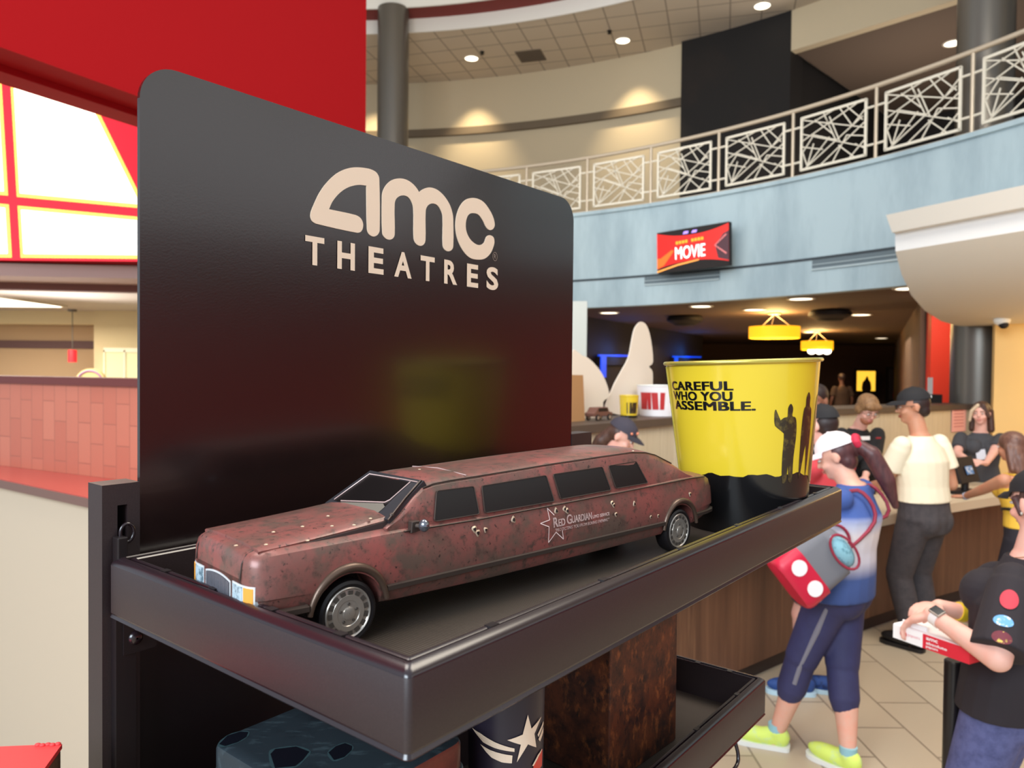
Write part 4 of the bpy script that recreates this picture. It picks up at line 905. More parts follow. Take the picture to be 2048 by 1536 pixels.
# ================================================================== the bucket
bc = W(.776, .100, 0); bc = V((bc.x, bc.y, TF)); BH, RB, RTp = .2385, .0850, .1090
tilt = Matrix.Rotation(math.radians(-2.0), 3, V((bc.x, bc.y, 0)).normalized()) @ Matrix.Rotation(math.radians(1.0), 3, V((bc.y, -bc.x, 0)).normalized())
camd = V((-bc.x, -bc.y, 0)).normalized(); sid = V((-camd.y, camd.x, 0)); sid = sid if sid.x > 0 else -sid
bc = bc+Z*.0032
def brad(z): return RB+(RTp-RB)*z/BH
def bk_(th, z, o=0): r = brad(z)+o; return bc+tilt @ (camd*(r*math.cos(th))+sid*(r*math.sin(th))+Z*z)
bucket = thing('popcorn_bucket', bc, 'large yellow and black metal popcorn bucket at the right end of the upper tray', 'bucket')
M_yel = mat('yellow_enamel', (224, 192, 48), .2, .0, spec=.6, coat=.4); M_blk = mat('black_enamel', (18, 17, 18), .2, spec=.6, coat=.4)
def tear(th): return .078+.006*math.sin(th*2.2+.6)+.0022*math.sin(th*9)+.0012*math.sin(th*23)
N = 96
ths = [2*PI*i/N for i in range(N)]
mb = MB(); mb.loft([[bk_(t_, .0) for t_ in ths], [bk_(t_, .004, .0006) for t_ in ths], [bk_(t_, tear(t_)*.5) for t_ in ths], [bk_(t_, tear(t_)) for t_ in ths]], cap0=True, cap1=False); mb.build('black_lower_wall', M_blk, bucket, smooth=50)
mb = MB(); mb.loft([[bk_(t_, tear(t_)) for t_ in ths], [bk_(t_, .14) for t_ in ths], [bk_(t_, BH) for t_ in ths], [bk_(t_, BH, -.002) for t_ in ths], [bk_(t_, .01, -.002) for t_ in ths]], cap0=False, cap1=True); mb.build('yellow_wall', M_yel, bucket, smooth=50)
mb = MB(); mb.path([bk_(t_, BH, .001) for t_ in ths], .0030, 10, True); mb.build('rolled_rim', mat('rim_metal_yellow', (206, 188, 90), .25, .6), bucket, smooth=60)
mb = MB(); a_ = [math.asin(-.955)+.0, ]; mb.path([bk_(-1.36, z, .0006) for z in (.08, .12, .16, .20, .234)], .0012, 6); mb.build('side_seam', MATS['rim_metal_yellow'], bucket, smooth=60)
PX = .000742
def onbk(u, v):   # print position read off the photo: angle around and height up the wall
    z = BH-(v-727)*PX*1.01; return math.asin(max(-1, min(1, (u-1487)/(158*brad(z)/RTp)*.965))), z
def bmap(u0, u1, v):
    t0, z0 = onbk(u0, v); t1, _ = onbk(u1, v); return t0, t1, z0
mb = MB()
for tx, u0, u1, v, h_ in (('CAREFUL', 1343, 1472, 778, .0128), ('WHO YOU', 1346, 1470, 797, .0128), ('ASSEMBLE.', 1349, 1514, 815, .0128)):
    t0, t1, z0 = bmap(u0, u1, v); wd_ = (t1-t0)
    put_text(mb, tx, 0, 0, 0, wd_, h_, .042, map=lambda a, b_, t0=t0, z0=z0: bk_(t0+a, z0+b_-.010*0, .0005), cuts=2, space=1.04)
mb.build('slogan_lettering', M_blk, bucket)
mb = MB(); t0, t1, z0 = bmap(1527, 1640, 1024)
put_text(mb, 'TH', 0, 0, 0, .52, .016, .02, map=lambda a, b_: bk_(.40+a, .0135+b_, .0005), cuts=2); mb.build('title_lettering', M_yel, bucket)
# plain dark upright shapes where the print stands
def blob(pts, th0, z0, sx, sz, m, nm, o=.0004):
    q = catmull(pts, 4); c = (sum(p[0] for p in q)/len(q), sum(p[1] for p in q)/len(q)); mb = MB()
    rg = [[bk_(th0+(c[0]+(p[0]-c[0])*f)*sx, z0+(c[1]+(p[1]-c[1])*f)*sz, o) for p in q] for f in (1, .66, .33, .03)]
    mb.loft(rg, cap0=False, cap1=True); mb.build(nm, m, bucket)
fig = [(-.30, 0), (-.34, .3), (-.30, .62), (-.45, .70), (-.75, .74), (-.80, .9), (-.72, .95), (-.62, .80), (-.34, .84), (-.12, .86), (-.14, .96), (0, 1.02), (.14, .96), (.12, .86), (.34, .82), (.42, .62), (.32, .3), (.30, 0), (.06, .02), (.02, .34), (-.06, .02)]
M_pr = mat('dark_olive_print', (46, 38, 26), .3, coat=.3, nz=((110, 92, 40), 70, .5, .7))
blob(fig, .66, .074, .30, .104, M_pr, 'printed_shape')
blob([(-.3, 0), (-.35, .5), (-.28, .8), (-.16, .86), (-.14, .96), (0, 1.02), (.14, .96), (.16, .86), (.34, .78), (.36, .4), (.2, 0), (.05, .4)], 1.0, .074, .34, .118, M_pr, 'printed_shape')
blob([(-.5, 0), (-.4, .5), (-.2, .9), (.2, .95), (.5, .8), (.5, 0)], 1.36, .074, .30, .12, mat('dark_brown_print', (70, 48, 30), .3, coat=.3, nz=((150, 100, 44), 50, .45, .7)), 'printed_shape')

# ================================================================== things on the lower tray
# stone pattern tin
TT = OR.z-.16
tin = thing('square_tin', W(.125, .22, LF-OR.z), 'square tin with dark teal stone pattern lid under the tray corner', 'tin')
x0, x1, y0, y1 = .049, .2021, .1352, .3070
def tinring(g, z): return [W(p[0], p[1], z) for p in rrect(x0-g, x1+g, y0-g, y1+g, .016, (1, 1, 1, 1), 6)]
M_stone = mat('dark_teal_slate_print', (42, 51, 57), .42, nz=[((80, 96, 102), 40, .54, .85, (1, 3, 1)), ((24, 30, 36), 18, .5, .7)])
M_rustred = mat('rust_red_print', (112, 50, 40), .4, nz=((78, 38, 32), 30, .45, .7))
mb = MB(); mb.loft([tinring(-.0015, LF-OR.z+.0005), tinring(0, LF-OR.z+.004), tinring(0, -.185)]); tb = mb.build('tin_body', M_rustred, tin, smooth=40)
mb = MB(); mb.loft([tinring(.0005, -.190), tinring(.0018, -.1885), tinring(.0018, -.187), tinring(.0006, -.1855), tinring(.0006, -.165), tinring(-.0005, -.1618), tinring(-.0035, -.1602), tinring(-.012, -.16)]); lid_ = mb.build('lid', M_stone, tin, smooth=40); lid_.data.materials.append(M_rustred)
for f in lid_.data.polygons:
    if f.normal.dot(D2) < -.75: f.material_index = 1
mb = MB(); mb.path([p for p in tinring(.0018, -.1878)], .0012, 6, True); mb.build('lid_bead', mat('teal_lid_bead', (120, 140, 142), .3, .3), tin, smooth=60)
M_hole = mat('navy_black_stone_print', (15, 19, 28), .35); M_halo = mat('pale_teal_halo_print', (56, 76, 80), .45)
def lidblob(px):
    q = [onz(u, v, TT+.0004) for u, v in px]; q = [tuple(p)[:2] for p in q]; c = (sum(p[0] for p in q)/len(q), sum(p[1] for p in q)/len(q))
    for m_, k, o in ((M_halo, 1.10, .00015), (M_hole, 1, .0004)):
        r_ = [(c[0]+(p[0]-c[0])*k, c[1]+(p[1]-c[1])*k) for p in q]
        if m_ is M_halo: r_ = catmull(r_, 3)
        mb = MB(); mb.add([V((p[0], p[1], TT+o)) for p in r_], [tuple(range(len(r_)))]); mb.build('stone_patch' if m_ is M_hole else 'stone_halo', m_, tin)
lidblob([(438, 1488), (455, 1471), (480, 1463), (496, 1464), (492, 1474), (475, 1484), (450, 1492)])
lidblob([(541, 1508), (550, 1498), (592, 1493), (618, 1503), (605, 1520), (590, 1532), (550, 1536)])
lidblob([(657, 1505), (672, 1492), (690, 1486), (704, 1492), (703, 1500), (688, 1514), (668, 1520)])
lidblob([(700, 1450), (720, 1440), (745, 1445), (740, 1460), (715, 1466)])

# dark cup with a star emblem
cpc = W(.285, .156, LF-OR.z); CR = .0394
cup = thing('star_cup', cpc, 'dark navy cup with pale winged star emblem, between the tin and the rust box', 'cup')
ccam = V((-cpc.x, -cpc.y, 0)).normalized(); csd = V((-ccam.y, ccam.x, 0)); csd = csd if csd.x > 0 else -csd
def ck(th, z, o=0): r = CR-.004*max(0, (.23-z)/.23)+o; return cpc+ccam*(r*math.cos(th))+csd*(r*math.sin(th))+Z*z
M_navy = mat('matt_dark_navy', (38, 32, 46), .4)
mb = MB(); mb.loft([[ck(t_, z) for t_ in ths] for z in (.001, .06, .16, .26, .292)]); mb.build('cup_wall', M_navy, cup, smooth=40)
mb = MB(); mb.loft([[ck(t_, z, o) for t_ in ths] for z, o in ((.290, .001), (.293, .003), (.298, .003), (.301, .0), (.302, -.03))]); mb.build('cup_lid', M_blk, cup, smooth=40)
CPX = .000483
zc = lambda v: (at(1012, v, .716).z-LF)
def cpoly(px, o=.0008, nm='emblem_plate', m=M_cream_print):
    q = [(math.asin(max(-.995, min(.995, (u-1012)*CPX/CR))), zc(v)) for u, v in px]
    c = (sum(p[0] for p in q)/len(q), sum(p[1] for p in q)/len(q)); rg = [[ck(c[0]+(p[0]-c[0])*f, c[1]+(p[1]-c[1])*f, o) for p in q] for f in (1, .6, .2)]
    mb = MB(); mb.loft(rg, cap0=False, cap1=True); return mb.build(nm, m, cup)
def Zp(x, y): return (600+x/3.413, 1136+y/3.413)
def dens(p, n=4):
    out = []
    for i in range(len(p)):
        a, b_ = p[i], p[(i+1) % len(p)]
        out += [(a[0]+(b_[0]-a[0])*k/n, a[1]+(b_[1]-a[1])*k/n) for k in range(n)]
    return out
cpoly(dens([Zp(*p) for p in ((1553,1000),(1580,1105),(1650,1060),(1602,1150),(1618,1252),(1558,1205),(1482,1312),(1508,1195),(1415,1155),(1520,1128))]), nm='star')
cpoly(dens([Zp(*p) for p in ((1170,1135),(1230,1140),(1330,1175),(1465,1215),(1465,1238),(1330,1215),(1250,1195))]), nm='wing_stripe')
cpoly(dens([Zp(*p) for p in ((1230,1215),(1300,1235),(1452,1262),(1448,1315),(1380,1308),(1310,1285),(1270,1255))]), nm='wing_stripe')
cpoly(dens([Zp(*p) for p in ((1625,1168),(1668,1110),(1668,1135),(1632,1190))]), nm='wing_stripe')
cpoly(dens([Zp(*p) for p in ((1632,1205),(1668,1150),(1668,1190),(1645,1230))]), nm='wing_stripe')
cpoly(dens([Zp(*p) for p in ((1600,1365),(1640,1318),(1665,1300),(1665,1420),(1600,1420))]), nm='red_stripe', m=mat('bright_red_print', (214, 58, 44), .4))
cpoly(dens([Zp(*p) for p in ((1590,1365),(1630,1312),(1660,1295),(1660,1303),(1638,1325),(1600,1372))]), o=.001, nm='wing_stripe')

# rust textured box
rn = W(.5551, .1954, LF-OR.z); rr_c = W(.7344, .1857, LF-OR.z)
ex = (rr_c-rn); ex.z = 0; wx = ex.length; ex.normalize(); ey = V((-ex.y, ex.x, 0)); lp = onp(1090, 1500, rn, ex); wy = .150
rb = thing('rust_box', rn+ex*wx/2+ey*wy/2, 'tall rust brown textured box on the lower tray', 'box')
M_rust = mat('mottled_rust_print', (104, 52, 28), .6, nz=[((48, 26, 20), 26, .40, .62), ((172, 96, 48), 70, .54, .76, (1, 1, .6)), ((30, 18, 16), 110, .56, .70, (1, 1, .5))], bump=(220, .1, .0006))
def rbx(g0, g1, z0, z1):
    mb = MB(); mb.loft([[rn+ex*x+ey*y+Z*z for x, y in ((g0, g0), (wx-g0, g0), (wx-g0, wy-g0), (g0, wy-g0))] for z in (z0, z1)]); return mb
rbx(0, 0, .0006, .285).build('box_body', M_rust, rb, bevel=.002)
rbx(-.0015, 0, .262, .290).build('lid', M_rust, rb, bevel=.002)

# red topped box at the bottom left, on a plinth of its own
q0 = at(121, 1489, .62)
rx = thing('red_box', q0-Z*.1, 'bright red topped paper box with brown streaked side, bottom left', 'box')
ax = (onz(0, 1494, q0.z)-q0); ax.z = 0; ax.normalize(); ay = (onz(84, 1540, q0.z)-q0); ay.z = 0; ay.normalize()
RW_, RD_ = .22, .16
mb = MB(); mb.loft([[q0+ax*a+ay*b_+Z*z for a, b_ in ((0, 0), (RW_, 0), (RW_, RD_), (0, RD_))] for z in (-.20, -.004)]); mb.build('box_body', mat('brown_streaked_paper', (122, 92, 72), .7, nz=((72, 52, 40), 60, .4, .7, (1, 1, .3))), rx)
mb = MB(); mb.loft([[q0+ax*a+ay*b_+Z*z for a, b_ in ((-.001, -.001), (RW_, -.001), (RW_, RD_), (-.001, RD_))] for z in (-.004, 0)]); mb.build('box_top', mat('bright_red_paper', (232, 62, 62), .6, bump=(300, .15, .0005)), rx)
mb = MB()
for k in range(5): mb.ell(q0+ax*(.002+.004*k)+Z*.0005+ay*.001*(k % 2), (.0028, .002, .0016), seg=8, nr=5)
mb.build('torn_edge', MATS['bright_red_paper'], rx, smooth=60)
pl = q0-Z*.2
mb = MB(); mb.loft([[pl+ax*a+ay*b_+Z*z for a, b_ in ((-.01, -.01), (RW_+.01, -.01), (RW_+.01, RD_+.01), (-.01, RD_+.01))] for z in (-pl.z, -.0005)])
o = mb.build('plinth', M_brown); tag(o, 'dark brown plinth carrying the red topped box', 'plinth')
# ================================================================== people
def sculpt(mb, name, m, parent=None, voxel=.009, it=6, cuts=(), fac=.5):
    o = mb.build(name, m)
    md = o.modifiers.new('r', 'REMESH'); md.mode = 'VOXEL'; md.voxel_size = voxel; md.use_smooth_shade = True
    if it: ms = o.modifiers.new('s', 'SMOOTH'); ms.factor = fac; ms.iterations = it
    apply_mods(o)
    if cuts:
        bm = bmesh.new(); bm.from_mesh(o.data)
        for co, no in cuts:      # keep the side the normal points away from
            g = bmesh.ops.bisect_plane(bm, geom=bm.verts[:]+bm.edges[:]+bm.faces[:], plane_co=co, plane_no=no, clear_outer=True)
            ed = [e for e in g['geom_cut'] if isinstance(e, bmesh.types.BMEdge)]
            if ed: bmesh.ops.holes_fill(bm, edges=ed, sides=0)
        bm.to_mesh(o.data); bm.free()
    o.data.polygons.foreach_set('use_smooth', [True]*len(o.data.polygons)); o.data.set_sharp_from_angle(angle=math.radians(60))
    if parent is not None: adopt(o, parent)
    return o
def ik(a, b, l1, l2, pole):
    d = b-a; L = min(d.length, (l1+l2)*.999); d.normalize(); b = a+d*L
    x = (l1*l1-l2*l2+L*L)/(2*L); h = math.sqrt(max(l1*l1-x*x, 1e-8)); p = pole-d*pole.dot(d)
    p = p.normalized() if p.length > 1e-5 else d.orthogonal().normalized()
    return a+d*x+p*h, b
class Person: pass
def vec2(deg): return V((math.cos(math.radians(deg)), math.sin(math.radians(deg)), 0))
def person(loc, h, face, label, skin, lean=0, leanside=0, head=(0, 0), shoulders=0, hands=(None, None), feet=None, pelvis_dz=0, build=1.0, fem=False, group=None,
           voxel=.009, drop=0, curl=.5, handdir=(None, None), toes=None, elbow=(None, None), neckfwd=.02, headpx=None):
    """face: heading in degrees of the pelvis; shoulders: extra twist; head: (yaw, pitch down) added to the shoulders"""
    loc = V(loc)
    if headpx:                                    # stand where, and as tall as, the photo shows the head
        for _ in range(3):
            f_ = vec2(face); ln_ = math.radians(lean); u_ = (Z*math.cos(ln_)+f_*math.sin(ln_)+V((-f_.y, f_.x, 0))*math.sin(math.radians(leanside))).normalized()
            fs_ = vec2(face+shoulders); hf_ = vec2(face+shoulders+head[0]); p_ = math.radians(head[1])
            hd_ = loc+Z*(.525*h+pelvis_dz)+u_*.347*h+fs_*neckfwd*h/1.75+(Z*math.cos(p_)+hf_*math.sin(p_))*.062*h+(hf_*math.cos(p_)-Z*math.sin(p_))*.012-Z*drop
            tg_ = at(headpx[0], headpx[1], hd_.y); dx_ = tg_.x-hd_.x; loc.x += dx_
            h *= tg_.z/hd_.z
        print('PERSON h %.2f x %.2f  %s' % (h, loc.x, label))
    P = Person(); P.h = h; P.fem = fem; k = h/1.75; P.k = k; P.build = build
    f = vec2(face); l = V((-f.y, f.x, 0)); P.f, P.l = f, l
    pel = V(loc)+Z*(.525*h+pelvis_dz); P.pel = pel
    ln = math.radians(lean); up = (Z*math.cos(ln)+f*math.sin(ln)+l*math.sin(math.radians(leanside))).normalized()
    f2 = vec2(face+shoulders); l2 = V((-f2.y, f2.x, 0)); P.f2, P.l2, P.up = f2, l2, up
    P.waist = pel+up*.095*h; P.chest = pel+up*.20*h+f2*.008; P.neck = pel+up*.292*h
    hy, hp = head; hf = vec2(face+shoulders+hy); hl = V((-hf.y, hf.x, 0)); ph = math.radians(hp)
    P.hf = hf*math.cos(ph)-Z*math.sin(ph); P.hu = Z*math.cos(ph)+hf*math.sin(ph); P.hl = hl
    P.head = P.neck+up*.055*h+f2*neckfwd*k+P.hu*.062*h+P.hf*.012-Z*drop
    P.HR = Matrix((P.hf, P.hl, P.hu)).transposed()      # head frame: x forward, y left, z up
    sw = (.100 if fem else .112)*h*(.5+.5*build); P.sh = [P.neck-up*.030*h+l2*sw*s for s in (1, -1)]
    hw = .050*h; P.hip = [pel-Z*.01*h+l*hw*s for s in (1, -1)]
    if feet is None: feet = [V(loc)+l*.085*k*s for s in (1, -1)]
    P.ankle = []; P.knee = []; P.toe = []
    for i in (0, 1):
        an = V((feet[i][0], feet[i][1], feet[i][2] if len(feet[i]) > 2 else 0))+Z*.045*h
        tf = vec2(toes[i]) if toes else (f+l*(.18 if i == 0 else -.18)).normalized()
        kn, an2 = ik(P.hip[i], an, .245*h, .240*h, tf+Z*.1); P.knee.append(kn); P.ankle.append(an); P.toe.append(tf)
    P.elbow, P.wrist, P.hdir = [], [], []
    for i, s in ((0, 1), (1, -1)):
        tgt = hands[i]; 
        if tgt is None: tgt = P.sh[i]-Z*.30*h+l2*s*.045*h+f2*.05*h
        tgt = V(tgt); po = elbow[i] if elbow[i] is not None else (-f2*.7+l2*s*.5-Z*.5)
        e, w_ = ik(P.sh[i], tgt, .168*h, .148*h, V(po)); P.elbow.append(e); P.wrist.append(w_)
        P.hdir.append(V(handdir[i]).normalized() if handdir[i] is not None else ((w_-e).normalized()*.8-Z*.15).normalized())
    mb = MB(); B = build
    def slab_(c, a, b_, l_, f_, n=20): return [c+l_*(a*math.cos(t))+f_*(b_*math.sin(t)) for t in (2*PI*i/n for i in range(n))]
    P.slab = slab_
    wa = .72 if fem else .80
    P.torso = [(pel-up*.055*h, .085*h*B, .058*h*B, l, f), (pel, .100*h*B, .066*h*B, l, f), (P.waist, .092*h*B*wa/.8, .060*h*B, (l+l2)/2, (f+f2)/2), (P.chest, .102*h*B, .068*h*B, l2, f2), (P.neck-up*.045*h, .096*h, .052*h, l2, f2), (P.neck-up*.015*h, .055*h, .040*h, l2, f2), (P.neck+up*.01*h, .034*h, .034*h, l2, f2)]
    mb.loft([slab_(*t) for t in P.torso])
    if fem:
        for s in (1, -1): mb.ell(P.chest+up*.012*h+l2*s*.042*h+f2*.052*h, (.038*h, .036*h, .038*h))
    mb.capsule(P.neck-up*.02*h, P.head-P.hu*.035*h, .034*h, .031*h)
    for i in (0, 1):
        mb.capsule(P.sh[i], P.elbow[i], .030*h*(.4+.6*B), .0235*h*(.5+.5*B)); mb.capsule(P.elbow[i], P.wrist[i], .0235*h*(.5+.5*B), .0155*h)
        mb.capsule(P.hip[i], P.knee[i], .052*h*B, .034*h*(.4+.6*B)); kn, an = P.knee[i], P.ankle[i]; mid = kn.lerp(an, .35)-P.toe[i]*.008*k
        mb.capsule(kn, mid, .031*h, .034*h*(.5+.5*B)); mb.capsule(mid, an, .033*h*(.5+.5*B), .021*h)
        mb.capsule(an-P.toe[i]*.012*h-Z*.020*h, an+P.toe[i]*.085*h-Z*.030*h, .020*h, .016*h)
        # hand: palm, four bent fingers of unequal length, thumb from the side of the palm
        d = P.hdir[i]; s = 1 if i == 0 else -1
        side_ = d.cross(Z); side_ = side_.normalized() if side_.length > .1 else l2.copy()      # across the palm
        nrm = side_.cross(d).normalized(); w_ = P.wrist[i]; pal = w_+d*.050*k
        mb.ell(pal, (.048*k, .040*k, .017*k), Matrix((d, side_, nrm)).transposed())
        for q, ln_ in zip((-1.5, -.5, .5, 1.5), (.070, .080, .076, .060)):
            b0 = pal+d*.036*k+side_*q*.0185*k; c1 = math.radians(35*curl); c2 = math.radians(80*curl)
            m1 = b0+(d*math.cos(c1)-nrm*math.sin(c1))*ln_*.52*k; m2 = m1+(d*math.cos(c2)-nrm*math.sin(c2))*ln_*.48*k
            mb.capsule(b0, m1, .0092*k, .0086*k, 8, 3); mb.capsule(m1, m2, .0086*k, .0074*k, 8, 3)
        ts = -s if side_.dot(l2) > 0 else s
        b0 = w_+d*.028*k+side_*ts*.030*k; m1 = b0+(d*.6+side_*ts*.7-nrm*.25).normalized()*.036*k; mb.capsule(b0, m1, .0125*k, .0105*k, 8, 3); mb.capsule(m1, m1+(d*.95+side_*ts*.1-nrm*.3).normalized()*.030*k, .0102*k, .0085*k, 8, 3)
    # head
    k2 = k*1.0; R = P.HR; hd = P.head
    def hp_(x, y, z): return hd+R @ (V((x, y, z))*k2)
    P.hp = hp_
    mb.ell(hp_(-.008, 0, .028), (.096*k2, .075*k2, .088*k2), R)
    mb.ell(hp_(.026, 0, -.045), (.062*k2, .056*k2, .070*k2), R); mb.ell(hp_(.058, 0, -.088), (.028*k2, .030*k2, .024*k2), R)
    mb.capsule(hp_(.084, 0, .012), hp_(.104, 0, -.026), .0085*k2, .0125*k2, 8, 3)
    for s in (1, -1):
        mb.ell(hp_(-.012, .077*s, -.012), (.020*k2, .009*k2, .032*k2), R); mb.ell(hp_(.066, .030*s, .020), (.022*k2, .026*k2, .009*k2), R); mb.ell(hp_(.060, .036*s, -.034), (.026*k2, .026*k2, .022*k2), R)
    P.mb = mb
    ms = mat('skin_%d_%d_%d' % skin, skin, .55, nz=((min(255, skin[0]+6), skin[1]-12, skin[2]-14), 14, .45, .75))
    o = sculpt(mb, 'person', ms, None, voxel, 5); P.root = o
    tag(o, label, 'person', group); P.skin = ms
    # eyes, brows, lips
    e = MB(); ir = MB(); br = MB(); lp = MB()
    for s in (1, -1):
        e.ell(hp_(.0815, .031*s, .003), (.010*k2, .0125*k2, .0065*k2), R, 10, 6); ir.ell(hp_(.0895, .031*s, .003), (.004*k2, .0055*k2, .0055*k2), R, 8, 6)
        br.capsule(hp_(.092, .016*s, .025), hp_(.080, .046*s, .026), .0042*k2, .003*k2, 6, 2)
    lp.ell(hp_(.090, 0, -.056), (.008*k2, .024*k2, .0055*k2), R, 12, 6); lp.ell(hp_(.088, 0, -.066), (.009*k2, .020*k2, .006*k2), R, 12, 6)
    e.build('eye', mat('eye_white', (226, 220, 212), .3), o, smooth=60); ir.build('iris', mat('dark_iris', (48, 36, 30), .2), o, smooth=60)
    P.browm = mat('brown_brow', (96, 66, 46), .8); br.build('eyebrow', P.browm, o, smooth=60); lp.build('lips', mat('lip_%d' % skin[0], (max(0, skin[0]-22), skin[1]-44, skin[2]-38), .5), o, smooth=60)
    return P
def hand_gap(P): pass
def garment_top(P, m, sleeve=.55, hem=-.02, loose=.012, neck_drop=0, name='t_shirt', voxel=.009, straps=False, flare=0):
    h = P.h; mb = MB(); g = loose; up = P.up
    T = list(P.torso); low = P.pel-Z*0+up*hem*h
    rings = [P.slab(low, T[1][1]+g+.006+flare, T[1][2]+g+.008+flare, T[1][3], T[1][4])]
    if hem < .05: rings.append(P.slab(P.pel+up*.045*h, T[1][1]*.97+g+.004, T[1][2]+g+.006, T[1][3], T[1][4]))
    rings += [P.slab(P.waist+up*.01*h, max(T[2][1]+g+.006, 0 if P.fem else T[3][1]*.97+g*.6), T[2][2]+g+.006, T[2][3], T[2][4]), P.slab(P.chest, T[3][1]+g, T[3][2]+g+.004, T[3][3], T[3][4])]
    if straps: rings += [P.slab(P.chest+up*.03*h, T[3][1]*.90+g, T[3][2]+g, T[3][3], T[3][4]), P.slab(P.chest+up*.058*h, T[3][1]*.55, T[3][2]*.9+g, T[3][3], T[3][4])]
    else: rings += [P.slab(P.neck-up*.045*h, T[4][1]+g, T[4][2]+g, T[4][3], T[4][4]), P.slab(P.neck-up*.018*h, T[5][1]+g*.9, T[5][2]+g, T[5][3], T[5][4]), P.slab(P.neck-up*(-.002+neck_drop)*h, T[6][1]+g*.9, T[6][2]+g*.9, T[6][3], T[6][4])]
    mb.loft(rings)
    if not straps:
        for i in (0, 1):
            s, e = P.sh[i], P.elbow[i]; q = s.lerp(e, min(sleeve, 1)); mb.capsule(s, s.lerp(e, .12), .031*h+g*.45, .032*h+g*.5)
            mb.tube(s.lerp(e, .06), q, .032*h+g*.7, .030*h*P.build+g*1.35, seg=18)
            if sleeve > 1: mb.capsule(e, e, .028*h+g, .028*h+g); mb.tube(e, e.lerp(P.wrist[i], sleeve-1), .028*h+g, .020*h+g, seg=18)
    else:
        for s in (1, -1): mb.path([P.chest+up*.05*h+P.l2*s*.038*h-P.f2*.058*h, P.neck-up*.008*h+P.l2*s*.048*h-P.f2*.022*h, P.neck-up*.010*h+P.l2*s*.048*h+P.f2*.03*h, P.chest+up*.05*h+P.l2*s*.04*h+P.f2*.066*h], .013, 8)
    if P.fem:
        for s in (1, -1): mb.ell(P.chest+up*.010*h+P.l2*s*.042*h+P.f2*.050*h, (.040*h+g, .038*h+g, .040*h+g))
    return sculpt(mb, name, m, P.root, voxel, 3)
def garment_legs(P, m, length=1.9, loose=.010, top=.05, name='trousers', voxel=.009):
    """length 1 = to the knee, 2 = to the ankle"""
    h = P.h; mb = MB(); g = loose; T = P.torso
    mb.loft([P.slab(P.pel-P.up*.075*h, T[0][1]*.9+g, T[0][2]+g, T[0][3], T[0][4]), P.slab(P.pel-P.up*.02*h, T[1][1]+g, T[1][2]+g+.006, T[1][3], T[1][4]), P.slab(P.pel+P.up*top*h, T[1][1]*.95+g*.7, T[1][2]*.98+g*.7, T[1][3], T[1][4])])
    B = P.build
    for s in (1, -1): mb.ell(P.pel-P.up*.03*h-P.f*.028*h*B+P.l*s*.040*h, (.048*h*B, .048*h*B, .056*h*B))
    for i in (0, 1):
        a, b_, c = P.hip[i], P.knee[i], P.ankle[i]; f1 = min(length, 1)
        mb.capsule(a, a.lerp(b_, .06), .052*h*B+g, .052*h*B+g); mb.tube(a, a.lerp(b_, f1), .052*h*B+g, (.052+(.036-.052)*f1)*h*B+g*1.2, seg=20)
        if length > 1:
            mb.capsule(b_, b_, .036*h*(.4+.6*B)+g*1.1, .036*h*(.4+.6*B)+g*1.1); q = b_.lerp(c, length-1); mb.tube(b_, b_.lerp(c, min(.38, length-1)), .036*h*(.4+.6*B)+g*1.1, .036*h*(.5+.5*B)+g, seg=20)
            if length > 1.38: mb.tube(b_.lerp(c, .37), q, .036*h*(.5+.5*B)+g, .027*h+g*1.5, seg=20)
    return sculpt(mb, name, m, P.root, voxel, 3)
def shoes(P, m, msole, sock=None, name='shoe'):
    h = P.h
    for i in (0, 1):
        a, t = P.ankle[i], P.toe[i]; s = V((-t.y, t.x, 0)); mb = MB(); b0 = V((a.x, a.y, a.z-.045*h))
        mb.ell(b0+t*.050*h+Z*.030*h, (.075*h, .027*h, .026*h), Matrix((t, s, Z)).transposed()); mb.ell(b0-t*.008*h+Z*.036*h, (.032*h, .025*h, .032*h), Matrix((t, s, Z)).transposed())
        mb.capsule(b0+t*.02*h+Z*.040*h, b0+t*.075*h+Z*.030*h, .022*h, .018*h); mb.tube(a-Z*.01*h, a+Z*.012*h, .024*h, .026*h, seg=16)
        o = sculpt(mb, name, m, P.root, .008, 3, cuts=[(b0+Z*.008*h, -Z)])
        so = MB(); q = [( -.040, 0), (-.034, .022), (0, .026), (.05, .028), (.095, .029), (.120, .018), (.127, 0), (.120, -.018), (.095, -.029), (.05, -.028), (0, -.026), (-.034, -.022)]
        so.prism(catmull([(x*h, y*h) for x, y in q], 3), b0+Z*.001, t, s, .014*h); so.build('sole', msole, o, smooth=40)
        if sock: sk_ = MB(); sk_.tube(a, a+Z*.03*h, .0235*h, .0245*h, seg=16); sk_.build('sock', sock, P.root, smooth=60)
def hair(P, m, pieces, name='hair', voxel=.009, it=4, cuts=()):
    mb = MB(); R = P.HR; k = P.k
    for p in pieces:
        if p[0] == 'e': mb.ell(P.hp(*p[1]), tuple(x*k for x in p[2]), R)
        elif p[0] == 'c': mb.capsule(P.hp(*p[1]), P.hp(*p[2]), p[3]*k, p[4]*k)
        elif p[0] == 'w': mb.capsule(p[1], p[2], p[3], p[4])
    return sculpt(mb, name, m, P.root, voxel, it, cuts)
